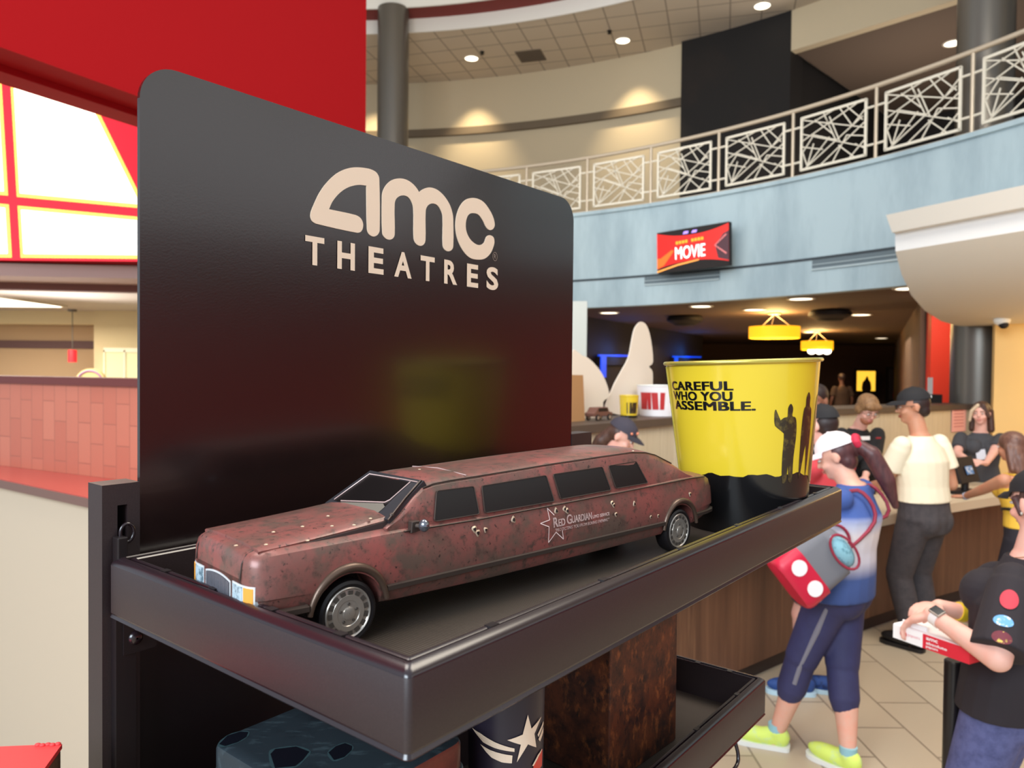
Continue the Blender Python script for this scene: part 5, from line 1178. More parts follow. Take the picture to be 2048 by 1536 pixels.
def cap(P, m, mb_, brim_dir=1, name='cap', tilt_=0, backhole=False):
    k = P.k; R = P.HR; mb = MB(); z0 = .042
    rg = []
    for t in [0, .25, .5, .75, .92, 1.0]:
        a = t*PI/2*.97; rg.append([P.hp(-.010+.106*math.cos(a)*math.cos(q), .084*math.cos(a)*math.sin(q), z0+.088*math.sin(a)) for q in (2*PI*i/28 for i in range(28))])
    mb.loft(rg); mb.ell(P.hp(-.010, 0, z0+.088), (.008*k, .008*k, .004*k), R)
    o = mb.build(name, m, P.root, smooth=50)
    b_ = MB(); o0, o1 = [], []
    for i in range(17):
        a = math.radians(-62+124*i/16); x0, y0 = -.010+.104*math.cos(a), .083*math.sin(a); ex_ = .070*math.cos(a*1.25)
        o0.append((x0, y0)); o1.append((x0+ex_, y0*1.02))
    def hpq(x, y, z): return P.hp((x+.010)*brim_dir-.010, y, z)
    rings = []
    for (x0, y0), (x1, y1) in zip(o0, o1): rings.append([hpq(x0, y0, z0+.004), hpq((x0+x1)/2, (y0+y1)/2, z0+.002-.25*abs(y0)**1.5), hpq(x1, y1, z0-.012-.5*abs(y1)**1.5), hpq(x1, y1, z0-.016-.5*abs(y1)**1.5), hpq((x0+x1)/2, (y0+y1)/2, z0-.002-.25*abs(y0)**1.5), hpq(x0, y0, z0)])
    b_.loft(rings); b_.build('brim', mb_, o, smooth=50)
    return o
def glasses(P, m):
    k = P.k; mb = MB()
    for s in (1, -1):
        mb.path([P.hp(.102, .032*s+.022*math.cos(t), .002+.017*math.sin(t)) for t in [2*PI*i/18 for i in range(18)]], .0018*k, 6, True); mb.path([P.hp(.100, .054*s, .006), P.hp(.05, .078*s, .006), P.hp(-.01, .080*s, .004)], .0016*k, 6)
    mb.path([P.hp(.103, .011, .006), P.hp(.106, 0, .008), P.hp(.103, -.011, .006)], .0016*k, 6); return mb.build('glasses', m, P.root, smooth=60)

M_blkshirt = mat('black_cotton', (24, 22, 25), .85, bump=(60, .2, .002)); M_charcoal = mat('charcoal_cotton', (66, 66, 70), .85, bump=(60, .2, .002))
M_creamtee = mat('cream_cotton', (242, 230, 202), .85, bump=(22, .35, .006)); M_jeans = mat('washed_black_denim', (74, 68, 70), .85, nz=((58, 54, 57), 20, .4, .7), bump=(30, .3, .004))
M_sole = mat('white_rubber_sole', (232, 232, 226), .6); M_blacksh = mat('black_leather', (26, 24, 25), .45)
M_brownhair = mat('brown_hair', (84, 56, 44), .5, nz=((58, 36, 30), 60, .4, .7, (1, 1, .2))); M_darkhair = mat('dark_brown_hair', (44, 30, 28), .5)
M_ginger = mat('ginger_blond_hair', (150, 112, 74), .6, nz=((112, 78, 48), 50, .4, .7)); M_blackcap = mat('black_cap_cloth', (30, 29, 32), .8)
sk_l, sk_p, sk_t, sk_d = (226, 172, 150), (232, 178, 160), (198, 142, 112), (150, 100, 78)

# man in the cream T-shirt at the counter
P = person((2.78, 5.05, 0), 1.77, 118, 'man in cream T-shirt, black cap and washed black jeans, seen from behind at the counter', sk_t, lean=4, head=(42, 8), hands=((2.56, 5.33, 1.06), (2.98, 5.40, 1.10)), build=1.08, headpx=(1826, 812), elbow=(V((-.25, -.5, -.9)), V((.35, -.5, -.8))), handdir=(V((-.3, .8, -.1)), V((-.3, .8, 0))))
garment_top(P, M_creamtee, .62, .045, .016); garment_legs(P, M_jeans, 1.92, .014, .06, 'jeans'); shoes(P, M_blacksh, M_blacksh)
hair(P, M_darkhair, [('e', (-.022, 0, .02), (.090, .080, .082)), ('e', (-.055, 0, -.03), (.050, .066, .055))]); cap(P, M_blackcap, M_blackcap); glasses(P, M_blacksh)
mb = MB(); mb.box(P.hp(-.114, .0, .052), (.004, .045, .014), P.HR); mb.build('cap_mark', M_sole, P.root)

# employee with ginger hair
P = person((3.06, 6.45, 0), 1.80, -76, 'employee with ginger hair and glasses in black sweatshirt, head bowed behind the counter', sk_p, lean=7, head=(-8, 34), hands=((2.86, 6.02, .96), (3.18, 6.12, .96)), build=1.2, neckfwd=.05, headpx=(1735, 818))
garment_top(P, M_blkshirt, 1.85, -.03, .016, name='sweatshirt'); garment_legs(P, M_blkshirt, 1.95, .014); shoes(P, M_blacksh, M_blacksh)
hair(P, M_ginger, [('e', (-.018, 0, .044), (.106, .086, .084)), ('e', (-.055, 0, -.02), (.056, .080, .07)), ('e', (.066, .030, .066), (.030, .045, .028)), ('e', (.066, -.030, .066), (.030, .045, .028)), ('e', (-.01, .078, -.01), (.045, .018, .045)), ('e', (-.01, -.078, -.01), (.045, .018, .045))]); glasses(P, mat('thin_wire_frame', (120, 96, 84), .4))
mb = MB(); cf = P.chest+P.up*.06+P.f2*(.068*P.h*1.24+.022); mb.box(cf-P.l2*.055+Z*.03, (.012, .085, .032), Matrix((P.f2, P.l2, Z)).transposed()); mb.build('name_badge', mat('white_badge', (236, 232, 230), .4), P.root)
mb = MB(); mb.box(cf+P.l2*.075+Z*.03, (.010, .045, .014), Matrix((P.f2, P.l2, Z)).transposed()); mb.build('chest_mark', mat('red_stitching', (150, 40, 46), .6), P.root)
mb = MB(); mb.ell(P.hp(.042, 0, -.085), (.052*P.k, .056*P.k, .040*P.k), P.HR); sculpt(mb, 'beard', mat('ginger_beard', (170, 104, 74), .7), P.root, .009, 3)

# woman in the charcoal T-shirt behind the counter
P = person((4.42, 7.02, 0), 1.66, -112, 'woman with blond streaked hair and charcoal T-shirt with paper badge, behind the counter', sk_p, head=(-22, 4), headpx=(1962, 826), hands=((4.22, 6.60, 1.06), (4.12, 6.66, 1.10)), fem=True, elbow=(V((.6, .5, -.6)), V((-.6, .6, -.6))), handdir=(V((-.8, -.3, .1)), V((.8, -.4, .1))))
garment_top(P, M_charcoal, .7, -.02, .013); garment_legs(P, M_blkshirt, 1.95, .01)
hm = [('e', (-.016, 0, .040), (.100, .084, .082)), ('c', (-.045, .07, .02), (-.03, .088, -.17), .034, .030), ('c', (-.045, -.07, .02), (-.03, -.088, -.17), .034, .030), ('e', (-.06, 0, -.04), (.05, .08, .10)), ('c', (.055, .035, .085), (.045, .078, -.03), .022, .020)]
hair(P, M_brownhair, hm); hair(P, mat('blond_streak_hair', (222, 196, 164), .5), [('c', (.075, -.012, .085), (.062, -.070, .02), .020, .020), ('c', (.062, -.070, .02), (.040, -.092, -.08), .020, .016)], 'blond_streak')
mb = MB(); mb.box(P.chest-P.up*.045+P.f2*(.068*P.h+.024)-P.l2*.02, (.006, .078, .092), Matrix((P.f2, P.l2, Z)).transposed() @ Matrix.Rotation(.18, 3, 'X')); mb.build('paper_badge', mat('white_paper_badge', (216, 220, 232), .5), P.root)

# woman in the yellow tank top
P = person((3.42, 4.98, 0), 1.60, 112, 'woman with long brown hair, yellow tank top and black shorts, leaning on the counter', sk_t, lean=9, head=(0, 8), headpx=(2022, 893), hands=((3.32, 5.62, .895), (3.72, 5.45, .95)), fem=True, handdir=(V((-.9, .25, -.03)), V((.2, .9, 0))), curl=.12, elbow=(V((-.7, -.3, -.6)), None), build=1.02)
garment_top(P, mat('mustard_yellow_cotton', (226, 180, 60), .8), 0, .045, .010, name='tank_top', straps=True); garment_legs(P, mat('black_shorts_cloth', (40, 35, 42), .85), .62, .016, .055, 'shorts'); shoes(P, M_sole, M_sole)
hair(P, mat('chestnut_hair', (122, 84, 68), .45, nz=((84, 54, 46), 70, .4, .7, (1, 1, .15))), [('e', (-.018, 0, .036), (.104, .088, .090)), ('e', (-.07, 0, -.06), (.050, .090, .11)), ('c', (-.075, .03, -.1), (-.085, .035, -.30), .055, .035), ('c', (-.075, -.03, -.1), (-.085, -.04, -.32), .055, .032), ('c', (-.03, .08, 0), (-.05, .085, -.18), .028, .03), ('c', (-.03, -.08, 0), (-.05, -.085, -.2), .028, .03)])
mb = MB(); mb.path([P.slab(P.waist+Z*.005, P.torso[2][1]+.022, P.torso[2][2]+.022, P.l, P.f)[i] + P.l*0 + Z*(.05*math.cos(2*PI*i/20)) for i in range(20)], .012, 6, True); mb.build('bag_strap', M_blacksh, P.root, smooth=60)
mb = MB(); w0 = P.wrist[0]; d = (w0-P.elbow[0]).normalized(); mb.tube(w0-d*.03, w0-d*.008, .0265, .0265, seg=16); mb.build('wristband', mat('pale_blue_band', (176, 190, 216), .4), P.root, smooth=60)

# woman in the blue ombre shirt with the mini backpack
P = person((1.50, 3.60, 0), 1.60, 140, 'woman in blue and white ombre shirt, navy leggings, white cap and neon shoes', sk_l, lean=-5, leanside=-9, head=(6, 24), headpx=(1672, 912), drop=.045, neckfwd=.045, hands=((1.28, 4.10, .98), (1.66, 4.10, .92)), feet=((1.34, 3.68), (1.60, 3.46)), toes=(158, 128), fem=True, build=1.20, elbow=(None, V((.9, -.2, -.3))))
mo = mat('blue_white_ombre_cotton', (60, 84, 140), .85, bump=(20, .3, .005)); nt = mo.node_tree; b = nt.nodes['Principled BSDF']
tc = nt.nodes.new('ShaderNodeTexCoord'); sx = nt.nodes.new('ShaderNodeSeparateXYZ'); rp = nt.nodes.new('ShaderNodeValToRGB'); mr = nt.nodes.new('ShaderNodeMapRange')
mr.inputs[1].default_value = .78; mr.inputs[2].default_value = 1.40; nt.links.new(tc.outputs['Object'], sx.inputs[0]); nt.links.new(sx.outputs[2], mr.inputs[0]); nt.links.new(mr.outputs[0], rp.inputs[0]); nt.links.new(rp.outputs[0], b.inputs['Base Color'])
el = rp.color_ramp.elements; el[0].position = 0; el[0].color = lin((52, 70, 118))+(1,); el[1].position = 1; el[1].color = lin((62, 84, 146))+(1,)
for p_, c in ((.22, (62, 84, 140)), (.34, (200, 196, 208)), (.54, (226, 216, 216)), (.62, (190, 194, 216)), (.69, (64, 90, 156))): e = rp.color_ramp.elements.new(p_); e.color = lin(c)+(1,)
garment_top(P, mo, .8, -.035, .018, name='ombre_shirt', flare=.012); garment_legs(P, mat('navy_leggings', (52, 52, 92), .7, nz=((44, 42, 76), 5, .4, .7)), 1.52, .006, .04, 'leggings')
M_neon = mat('neon_lime_mesh', (216, 236, 110), .7, nz=((196, 220, 170), 22, .52, .7)); shoes(P, M_neon, M_sole, mat('pale_blue_sock', (150, 196, 206), .8))
hair(P, mat('auburn_hair', (92, 52, 52), .45, nz=((62, 34, 38), 60, .4, .7, (1, 1, .2))), [('e', (-.022, 0, .018), (.088, .079, .078)), ('e', (-.05, 0, -.04), (.045, .066, .055)), ('c', (-.115, 0, .035), (-.165, -.01, -.05), .030, .042), ('c', (-.165, -.01, -.05), (-.175, -.03, -.20), .045, .045), ('c', (-.175, -.03, -.2), (-.155, -.06, -.34), .045, .018)])
cp = cap(P, mat('white_pink_cap_cloth', (246, 236, 238), .8), mat('white_pink_brim', (246, 226, 230), .8))
mb = MB()
for a in range(9): t = 2*PI*a/9; mb.ell(P.hp(-.128, .030*math.cos(t), .036+.026*math.sin(t)), (.020, .018, .018))
sculpt(mb, 'hair_scrunchie', mat('crimson_scrunchie', (206, 40, 70), .7), P.root, .007, 3)
mb = MB(); mb.path([P.hip[0]+P.l*.075*1.2-P.f*.03+Z*.02, P.hip[0].lerp(P.knee[0], .5)+P.l*.085-P.f*.03, P.knee[0]+P.l*.062-P.f*.02, P.knee[0].lerp(P.ankle[0], .25)+P.l*.06-P.f*.02], .014, 6); mb.build('side_stripe', mat('grey_reflective_stripe', (130, 128, 140), .6), P.root, smooth=60)
# mini backpack hanging low on her back
bp0 = at(1634, 1118, 3.36)
t = thing('mini_backpack', bp0, 'small grey mini backpack with red base and white polka dots on the ombre shirt', 'backpack')
Bf = V((.10, -.99, .06)).normalized(); tl_ = math.radians(52); Bu = (Z*math.cos(tl_)+V((.99, .10, 0))*math.sin(tl_)); Bu = (Bu-Bf*Bu.dot(Bf)).normalized(); Bl = Bu.cross(Bf)
Rb = Matrix((Bf, Bl, Bu)).transposed()
def bq(x, y, z): return bp0+(Bf*x+Bl*y+Bu*z)*1.12
mb = MB(); mb.loft([[bq(x, y, z) for x, y in rrect(-.065, .065, -.120, .120, .05, (1, 1, 1, 1), 5)] for z in (-.09, .06)]); mb.ell(bq(0, 0, .06), (.072, .132, .084), Rb); bag = mb.build('body', mat('grey_melange_cloth', (118, 118, 124), .85, bump=(300, .2, .001)), t, smooth=50)
mb = MB(); mb.loft([[bq(x*s_, y*s_, z) for x, y in rrect(-.070, .070, -.126, .126, .052, (1, 1, 1, 1), 5)] for z, s_ in ((-.165, .90), (-.155, .97), (-.14, 1), (-.055, 1.0))]); rd = mb.build('red_base', mat('crimson_vinyl', (206, 34, 64), .4), t, smooth=50)
for y in (-.052, .052):
    mb = MB(); mb.tube(bq(.068, y, -.100), bq(.0725, y, -.100), .036, seg=28); mb.build('polka_dot', mat('white_vinyl_dot', (244, 240, 240), .5), rd)
for s in (1, -1):
    for x in (-.02,):
        mb = MB(); mb.tube(bq(x+.02, .124*s, -.100), bq(x+.02, .1285*s, -.100), .030, seg=28); mb.build('polka_dot', MATS['white_vinyl_dot'], rd)
mb = MB(); mb.ell(bq(.045, .015, .085), (.040, .085, .046), Rb); mb.build('side_pouch', mat('pale_turquoise_lining', (140, 190, 204), .7, nz=((90, 140, 156), 40, .5, .65)), t, smooth=60)
mb = MB(); mb.path([bq(.075, .015+.080*math.cos(a), .085+.044*math.sin(a)) for a in [2*PI*i/24 for i in range(24)]], .006, 6, True); mb.build('pouch_trim', mat('dark_red_strap', (150, 40, 62), .6), t, smooth=60); mb = MB(); mb.path([bq(-.02, .06*math.cos(a), .125+.05*math.sin(a)) for a in [PI*i/12 for i in range(13)]], .007, 6); mb.build('grab_loop', MATS['dark_red_strap'], t, smooth=60)
mb = MB(); mb.path(catmull([tuple(bq(-.06, .08, .05)), tuple(P.chest-P.f*.150+P.l*.10), tuple(P.neck+P.l*.11-P.f*.05-P.up*.01), tuple(P.sh[0]+P.f*.085-P.l*.03-P.up*.06)], 5, False), .009, 6)
mb.path(catmull([tuple(bq(-.06, -.08, .05)), tuple(P.chest-P.f*.155-P.l*.09), tuple(P.neck-P.l*.11-P.f*.05-P.up*.01), tuple(P.sh[1]+P.f*.085+P.l*.03-P.up*.06)], 5, False), .009, 6); mb.build('shoulder_strap', MATS['dark_red_strap'], t, smooth=60)

# customer in the black cap half hidden behind the bucket
P = person((1.80, 4.28, 0), 1.69, 128, 'person in plain black cap at the counter, half hidden by the yellow bucket', sk_p, lean=6, head=(0, 6), headpx=(1642, 850), hands=((1.55, 4.72, .93), (1.86, 4.82, .93)), feet=((1.72, 4.30), (1.93, 4.31)), toes=(172, 160))
garment_top(P, mat('red_pink_cotton', (206, 66, 74), .85), .6, -.03, .014); garment_legs(P, M_charcoal, .85, .016, name='shorts'); shoes(P, mat('royal_blue_mesh', (40, 74, 140), .7, nz=((24, 44, 96), 30, .5, .6)), mat('pale_blue_sole', (190, 220, 236), .6), M_sole)
hair(P, M_darkhair, [('e', (-.022, 0, .012), (.088, .079, .074)), ('e', (-.05, 0, -.03), (.045, .066, .05))]); cap(P, M_blackcap, M_blackcap)
# staff member behind the bucket and the far silhouette
P = person((2.33, 5.78, 0), 1.76, -150, 'dark haired employee in black, face just visible right of the yellow bucket', sk_d, head=(10, 6), hands=((2.05, 5.45, .98), (2.0, 5.65, .98)), headpx=(1632, 800))
garment_top(P, M_blkshirt, .7, -.03, .014); garment_legs(P, M_blkshirt, 1.95, .012); hair(P, M_darkhair, [('e', (-.016, 0, .040), (.098, .082, .084)), ('e', (-.055, 0, -.02), (.05, .07, .06))])
P = person((8.8, 20, 0), 1.80, 96, 'distant person in dark clothes walking away through the dark lobby', (92, 62, 48), voxel=.02, headpx=(1683, 756))
garment_top(P, mat('dark_olive_shirt', (60, 44, 32), .9), .7, -.03, .02, voxel=.02); garment_legs(P, mat('dark_trousers', (26, 20, 18), .9), 1.95, .02, voxel=.02); hair(P, M_darkhair, [('e', (-.014, 0, .035), (.104, .086, .092))], voxel=.015)

# employee in the dark cap, left of the bucket, looking down
P = person((.68, 4.72, 0), 1.66, -34, 'employee in dark cap and brown ponytail looking down, left of the yellow bucket', sk_p, lean=8, head=(14, 30), headpx=(1243, 872), hands=((.98, 4.45, .97), (.86, 4.34, .97)), fem=True, neckfwd=.04)
garment_top(P, M_blkshirt, .7, -.03, .013); garment_legs(P, M_blkshirt, 1.95, .012)
hair(P, M_brownhair, [('e', (-.024, 0, .014), (.086, .079, .076)), ('c', (-.06, 0, -.01), (-.10, 0, -.10), .055, .050), ('c', (-.10, 0, -.10), (-.12, .02, -.24), .055, .03)]); c_ = cap(P, mat('slate_cap_cloth', (58, 54, 66), .8), mat('slate_cap_brim', (48, 46, 56), .8))
mb = MB(); mb.ell(P.hp(.088, -.020, .075), (.008, .013, .010), P.HR); mb.ell(P.hp(.06, -.062, .060), (.008, .010, .008), P.HR); mb.build('cap_pin', mat('orange_pin', (226, 140, 110), .4), c_, smooth=60)

# woman in the black T-shirt, right foreground
hp0 = V((1.70, 2.46, 0))
P = person(hp0, 1.56, 132, 'woman in black T-shirt with smartwatch and yellow wristband, right foreground, holding a snack box', sk_p, lean=-7, neckfwd=-.035, head=(-32, 10), headpx=(2078, 1006), hands=(at(1862, 1228, 2.40), at(1878, 1212, 2.60)), fem=True, build=1.10, voxel=.0055, handdir=(at(1818, 1242, 2.46)-at(1862, 1228, 2.40), at(1832, 1214, 2.56)-at(1878, 1212, 2.60)), curl=.85, elbow=(V((-.75, -.25, -.9)), V((.3, .3, -.9))))
M_slub = mat('black_slub_cotton', (40, 33, 38), .85, bump=(40, .25, .003)); tee = garment_top(P, M_slub, .92, -.035, .020, voxel=.006)
garment_legs(P, mat('blue_denim', (92, 96, 142), .85, nz=((70, 74, 116), 30, .4, .7)), 1.95, .012, .03, 'jeans', .008); shoes(P, M_sole, M_sole)
hair(P, mat('wavy_dark_brown_hair', (74, 42, 40), .45, nz=((44, 26, 28), 60, .4, .7)), [('e', (-.022, 0, .020), (.090, .080, .080)), ('e', (-.075, 0, -.03), (.055, .075, .06)), ('c', (-.06, .045, -.03), (-.05, .055, -.13), .026, .018), ('c', (-.05, .055, -.13), (-.03, .062, -.16), .016, .010), ('c', (.03, .076, .02), (.0, .084, -.04), .010, .008), ('e', (-.11, 0, .02), (.045, .05, .05))], voxel=.006, it=3)
cap(P, mat('black_visor_cloth', (26, 22, 26), .8), mat('black_visor_brim', (22, 19, 22), .8), name='visor_cap')
mb = MB(); mb.ell(P.hp(-.012, .090, -.036), (.004, .004, .006), P.HR); mb.build('earring', M_alloy, P.root, smooth=60)
mb = MB(); mb.path([P.neck+P.up*.012+P.l2*(.062*math.cos(a))+P.f2*(.068*math.sin(a)-.0)-Z*.02*math.sin(a) for a in [2*PI*i/28 for i in range(28)]], .0013, 5, True); mb.build('necklace', mat('gold_chain', (210, 170, 110), .3, .8), P.root, smooth=60)
w0, e0 = P.wrist[0], P.elbow[0]; d = (w0-e0).normalized(); wc = w0-d*.024
vw = (EYE-wc).normalized(); nn = (Z*.8+vw*.6); nn = (nn-d*nn.dot(d)).normalized(); ss = d.cross(nn)
mb = MB(); mb.tube(wc-d*.013, wc+d*.013, .0285, .0275, seg=28); wt = mb.build('watch_strap', mat('white_watch_strap', (236, 226, 222), .5), P.root, smooth=60)
Rw = Matrix((d, ss, nn)).transposed()
mb = MB(); mb.box(wc+nn*.030, (.040, .034, .010), Rw); mb.build('watch_case', M_alloy, wt, bevel=.004); mb = MB(); mb.box(wc+nn*.0355, (.034, .028, .002), Rw); mb.build('watch_screen', mat('black_watch_glass', (16, 15, 17), .1), wt)
w1, e1 = P.wrist[1], P.elbow[1]; d = (w1-e1).normalized(); wc = w1.lerp(e1, .36); mb = MB(); mb.tube(wc-d*.012, wc+d*.012, .0335, .0335, seg=24); mb.build('yellow_wristband', mat('yellow_paper_band', (240, 206, 50), .5), P.root, smooth=60)
wc = w1.lerp(e1, .36)
# plain coloured patches on the near sleeve (the printed characters are left out)
sh_, el_ = P.sh[0], P.elbow[0]; sd = (el_-sh_).normalized(); cv = (EYE-sh_.lerp(el_, .5)); cv = (cv-sd*cv.dot(sd)).normalized(); sw_ = sd.cross(cv)
def patch(f, off, a, b_, m, nm):
    c = sh_.lerp(el_, f)+sw_*off; r_ = (.034*P.h+.016)*(1-f/.92)+(.030*P.h*P.build+.027)*f/.92+.003
    mb = MB(); mb.loft([[c+cv*(r_*.97)+sw_*(a*q*math.cos(t))-cv*(.0*q)-cv*((a*q*math.cos(t)+off)**2-off**2)*9+sd*(b_*q*math.sin(t)) for t in [2*PI*i/24 for i in range(24)]] for q in (1, .7, .35, .05)], cap0=False, cap1=True)
    o = mb.build(nm, m, tee)
patch(.38, .0, .024, .032, mat('red_patch', (206, 62, 76), .7), 'oval_patch'); patch(.66, .004, .026, .018, mat('sky_blue_patch', (110, 170, 220), .7, nz=((236, 240, 244), 60, .55, .62)), 'blue_patch'); patch(.86, .0, .026, .020, mat('maroon_patch', (112, 44, 56), .7, nz=((220, 190, 90), 50, .6, .66)), 'maroon_patch')

# snack box she holds, the queue post beneath it
b0, b2 = at(1786, 1268, 2.50), at(1938, 1350, 2.27)
b0.z = b2.z = .985
bxl = (b2-b0); LB_ = bxl.length; bxl.normalize(); by = V((-bxl.y, bxl.x, 0)); HB, WB, wl = .046, .15, LB_*.41
t = thing('snack_box', b0, 'white and red cinema snack carry box with red round logo, held by woman in black', 'box')
def sx_(a, b_, c): return b0+bxl*a+by*b_+Z*c
M_boxw = mat('white_card', (246, 242, 240), .5); M_boxr = mat('red_card', (214, 32, 52), .5)
def bxx(a0_, a1_, b0_, b1_, c0_, c1_, nm, m):
    mb = MB(); mb.loft([[sx_(a, b_, c) for b_, c in ((b0_, c0_), (b1_, c0_), (b1_, c1_), (b0_, c1_))] for a in (a0_, a1_)]); return mb.build(nm, m, t)
bxx(0, wl, 0, WB, 0, HB, 'white_end', M_boxw); bxx(wl, LB_, 0, WB, 0, HB, 'box_body', M_boxr)
bxx(.0, LB_, .004, WB*.5, HB, HB+.002, 'top_flap', M_boxw); bxx(.02, wl, .02, .025, HB, HB+.018, 'handle', M_boxw)
lc = sx_(wl*.36, -.0006, HB*.52); mb = MB(); mb.add([lc+bxl*(.0125*math.cos(a))+Z*(.0125*math.sin(a)) for a in [2*PI*i/32 for i in range(32)]], [tuple(range(32))]); mb.build('round_logo', M_boxr, t)
mb = MB(); put_text(mb, 'amc', lc-bxl*.009-Z*.003, bxl, Z, .018, .0062, .03, -by, .0004); mb.build('logo_lettering', M_boxw, t)
mb = MB(); put_text(mb, 'popcorn', lc+bxl*.016-Z*.005, bxl, Z, wl*.40, .010, .0, -by, .0002); mb.build('box_lettering', mat('pale_red_print', (226, 130, 138), .5), t)
mb = MB()
for i, tx in enumerate(('amc', 'absolute', 'popcorn')): put_text(mb, tx, sx_(wl+.012, -.0003, HB-.015-.014*i), bxl, Z, .04+.03*(i == 1), .009, .02, -by, .0004)
mb.build('side_lettering', M_boxw, t)
pq = at(1907, 1322, 2.52)
t = thing('queue_post', (pq.x, pq.y, 0), 'black queue barrier post under the snack box', 'barrier post')
mb = MB(); mb.lathe((pq.x, pq.y, 0), [(.0285, .02), (.0285, pq.z), (.024, pq.z+.004), (.001, pq.z+.004)], 28); mb.build('pole', mat('black_satin_post', (26, 22, 24), .3), t, smooth=40)
mb = MB(); mb.lathe((pq.x, pq.y, 0), [(.17, .001), (.17, .012), (.15, .022), (.03, .035), (.001, .035)], 36); mb.build('base_disc', M_blacksh, t, smooth=40)
q1 = pq+V((.9, .35, 0)); mb = MB(); mb.loft([[x+V((0, yy, 0))+Z*z for yy, z in ((-.002, -.005), (.002, -.005), (.002, .045), (-.002, .045))] for x in (V((pq.x+.02, pq.y, .62)), V((q1.x, q1.y, .62)))]); mb.build('belt', mat('dark_red_webbing', (120, 30, 36), .7), t)

# ================================================================== things on the divider ledge
ZL = 1.5155
def led(u, v0=0): # point on the ledge front under pixel column u
    best = None
    for i in range(len(dv)-1):
        a, b_ = V((*dv[i], 0)), V((*dv[i+1], 0)); d = (b_-a).normalized(); n = V((d.y, -d.x, 0)); p = onp(u, 800, a-n*.16, n)
        t_ = (p-a).dot(d)
        if -.05 <= t_ <= (b_-a).length+.05: best = (V((p.x, p.y, ZL)), d, n); break
    return best
def standee(px, lab, back, y_off=.14):
    c, d, n = led(sum(p[0] for p in px)/len(px)); o = c-n*y_off
    q = []
    for u, v in px: w_ = onp(u, v, o, n); q.append(((w_-o).dot(d), w_.z-ZL))
    z0 = min(p[1] for p in q); q = [(x, y-z0) for x, y in q]
    t = thing('cardboard_standee', o, lab, 'standee'); mb = MB(); mb.prism(catmull(q, 3), o, d, Z, .010); mb.build('cutout', back, t)
    mb = MB(); xs = [p[0] for p in q]; mx = (min(xs)+max(xs))/2; mb.loft([[o+d*(mx+x)-n*(.006+y)+Z*z for x, y, z in ((-.006, 0, 0), (-.006, .10, 0), (-.006, 0, .22))] for x in (0,)]+[[o+d*(mx+x)-n*(.006+y)+Z*z for x, y, z in ((.006, 0, 0), (.006, .10, 0), (.006, 0, .22))]]); mb.build('strut', MATS['tan_counter_laminate'], t)
M_card = mat('white_cardboard_back', (232, 220, 204), .7)
standee([(1140, 845), (1140, 719), (1162, 722), (1178, 730), (1198, 752), (1210, 775), (1216, 796), (1214, 806), (1204, 815), (1200, 845)], 'white cardboard cutout curving down, just right of the sign panel', M_card, .22)
standee([(1214, 845), (1222, 800), (1240, 764), (1255, 735), (1262, 700), (1268, 676), (1280, 663), (1292, 672), (1300, 700), (1304, 742), (1296, 752), (1303, 763), (1303, 800), (1300, 845)], 'tall white fin shaped cardboard cutout on the dark ledge', M_card, .25)
c, d, n = led(1162); o = c-n*.05; a, b_ = onp(1139, 750, o, n), onp(1170, 830, o, n); wv_ = (b_-a).dot(d)
tn = thing('cardboard_box', o, 'plain tan cardboard box beside the white curved cutout', 'box')
mb = MB(); mb.loft([[a+d*x-n*y+Z*(ZL-a.z) for x, y in ((0, 0), (wv_, 0), (wv_, .08), (0, .08))], [a+d*x-n*y for x, y in ((0, 0), (wv_*.85, 0), (wv_*.85, .08), (0, .08))]]); mb.build('carton', mat('kraft_card', (172, 128, 84), .8), tn)
# small display limousine on the ledge
c, d, n = led(1200); o = onp(1200, 820, c-n*.02, n); o.z = ZL
t = thing('toy_limousine', o, 'small brown toy limousine on the dark ledge before the white cutouts', 'toy car')
ll, hh = .22, .10
def ko(x, y, z): return o+d*x-n*y+Z*z
mb = MB(); mb.loft([[ko(x, y, z) for x, z in ((-.12, .03), (.12, .03), (.125, .055), (.08, .062), (.06, .095), (-.07, .095), (-.10, .062), (-.125, .055))] for y in (-.03, .05)]); mb.build('body_shell', mat('dusty_brown_paint', (110, 72, 60), .5), t, bevel=.004)
for x in (-.075, .075):
    for y in (-.032, .052): mb = MB(); mb.tube(ko(x, y-.006, .0225), ko(x, y+.006, .0225), .0222, seg=20); w_ = mb.build('wheel', M_tyre, t, smooth=40); mb = MB(); mb.tube(ko(x, y-.0072, .022), ko(x, y+.0072, .022), .013, seg=16); mb.build('hubcap', M_alloy, w_)
mb = MB(); mb.loft([[ko(x, y, z) for x, z in ((-.062, .066), (.056, .066), (.050, .090), (-.060, .090))] for y in (-.0312, .0512)]); mb.build('side_window', M_tint, t)
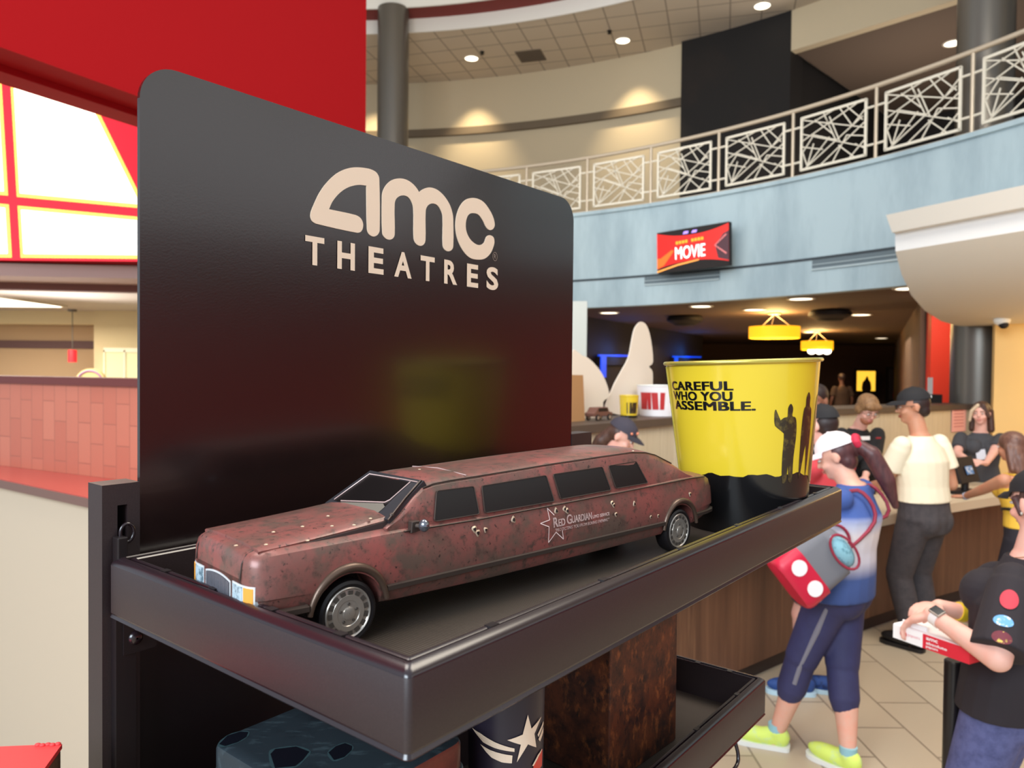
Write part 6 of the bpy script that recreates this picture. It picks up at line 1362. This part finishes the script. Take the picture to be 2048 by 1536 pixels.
# small yellow bucket, white bucket with red letters
def ledge_bucket(u0, u1, v0, nm, lab, m, rt, deco):
    uc = (u0+u1)/2; c, d, n = led(uc); o = onp(uc, 800, c-n*.03, n); Y = o.y; r = (u1-u0)/2/FPX*Y*1.02; top = onp(uc, v0, o, n).z; hgt = top-ZL
    o = V((o.x, o.y, ZL)); t = thing(nm, o, lab, 'bucket')
    mb = MB(); mb.lathe(o, [(.001, .001), (r*rt, .001), (r, hgt), (r*.97, hgt), (r*rt*.96, .006), (.001, .006)], 36); w_ = mb.build('bucket_wall', m, t, smooth=40)
    mb = MB(); mb.path([o+V((r*math.cos(q), r*math.sin(q), hgt)) for q in [2*PI*i/36 for i in range(36)]], .004, 6, True); mb.build('rim', M_sole if deco else M_yel, t, smooth=60)
    def wmap(th, z): rr_ = (r*rt+(r-r*rt)*z/hgt)+.0012; cm_ = V((-o.x, -o.y, 0)).normalized(); q = cm_*math.cos(th)+V((-cm_.y, cm_.x, 0))*math.sin(th); return o+q*rr_+Z*z
    if deco:
        mb = MB()
        for th, wd_, sk2 in ((-.75, .22, .12), (-.42, .10, 0), (-.12, .16, -.10), (.25, .12, .0), (.80, .14, 0)):
            mb.loft([[wmap(th+x*wd_+sk2*(z-.5), hgt*z) for x in (-1, -.3, .3, 1)] for z in ((.22, .5, .78) if th < .6 else (.45, .55, .65))], False, False)
        mb.build('red_print', mat('poster_red_print', (186, 44, 46), .5), t)
    else:
        mb = MB(); mb.loft([[wmap(x, hgt*z) for x in (-.25, .2, .6, .95)] for z in (.2, .45, .7)], False, False); mb.build('dark_print', M_pr, t)
        mb = MB(); mb.lathe(o, [(r*rt+.0012, .002), (r*rt+(r-r*rt)*.12+.0012, hgt*.12)], 36); mb.build('black_band', M_blk, t, smooth=40)
ledge_bucket(1239, 1277, 791, 'small_bucket', 'small yellow bucket with black base on the dark ledge', M_yel, .86, False)
ledge_bucket(1274, 1356, 771, 'white_bucket', 'white bucket with red print on the ledge, left of the large yellow bucket', mat('white_enamel', (240, 236, 238), .35), .84, True)
# register and counter clutter between the man and the woman in the tank top
c = at(1930, 960, 6.25); c.z = .871
t = thing('card_terminal', c, 'black point of sale terminal on the counter before the badge wearing woman', 'terminal')
Rk = Matrix.Rotation(math.radians(35), 3, 'Z')
mb = MB(); mb.box(c+Z*.015, (.26, .20, .03), Rk); mb.tube(c, c+Z*.16, .03); mb.build('base', M_blacksh, t)
mb = MB(); mb.box(c+Z*.20, (.34, .03, .22), Rk @ Matrix.Rotation(-.35, 3, 'X')); mb.build('display', M_lobbyblack, t, bevel=.006)
mb = MB(); mb.box(c+Rk @ V((.02, -.025, .20)), (.12, .004, .07), Rk @ Matrix.Rotation(-.35, 3, 'X')); mb.build('sticker', mat('blue_sticker', (70, 130, 190), .5, nz=((220, 230, 240), 30, .5, .6)), t)
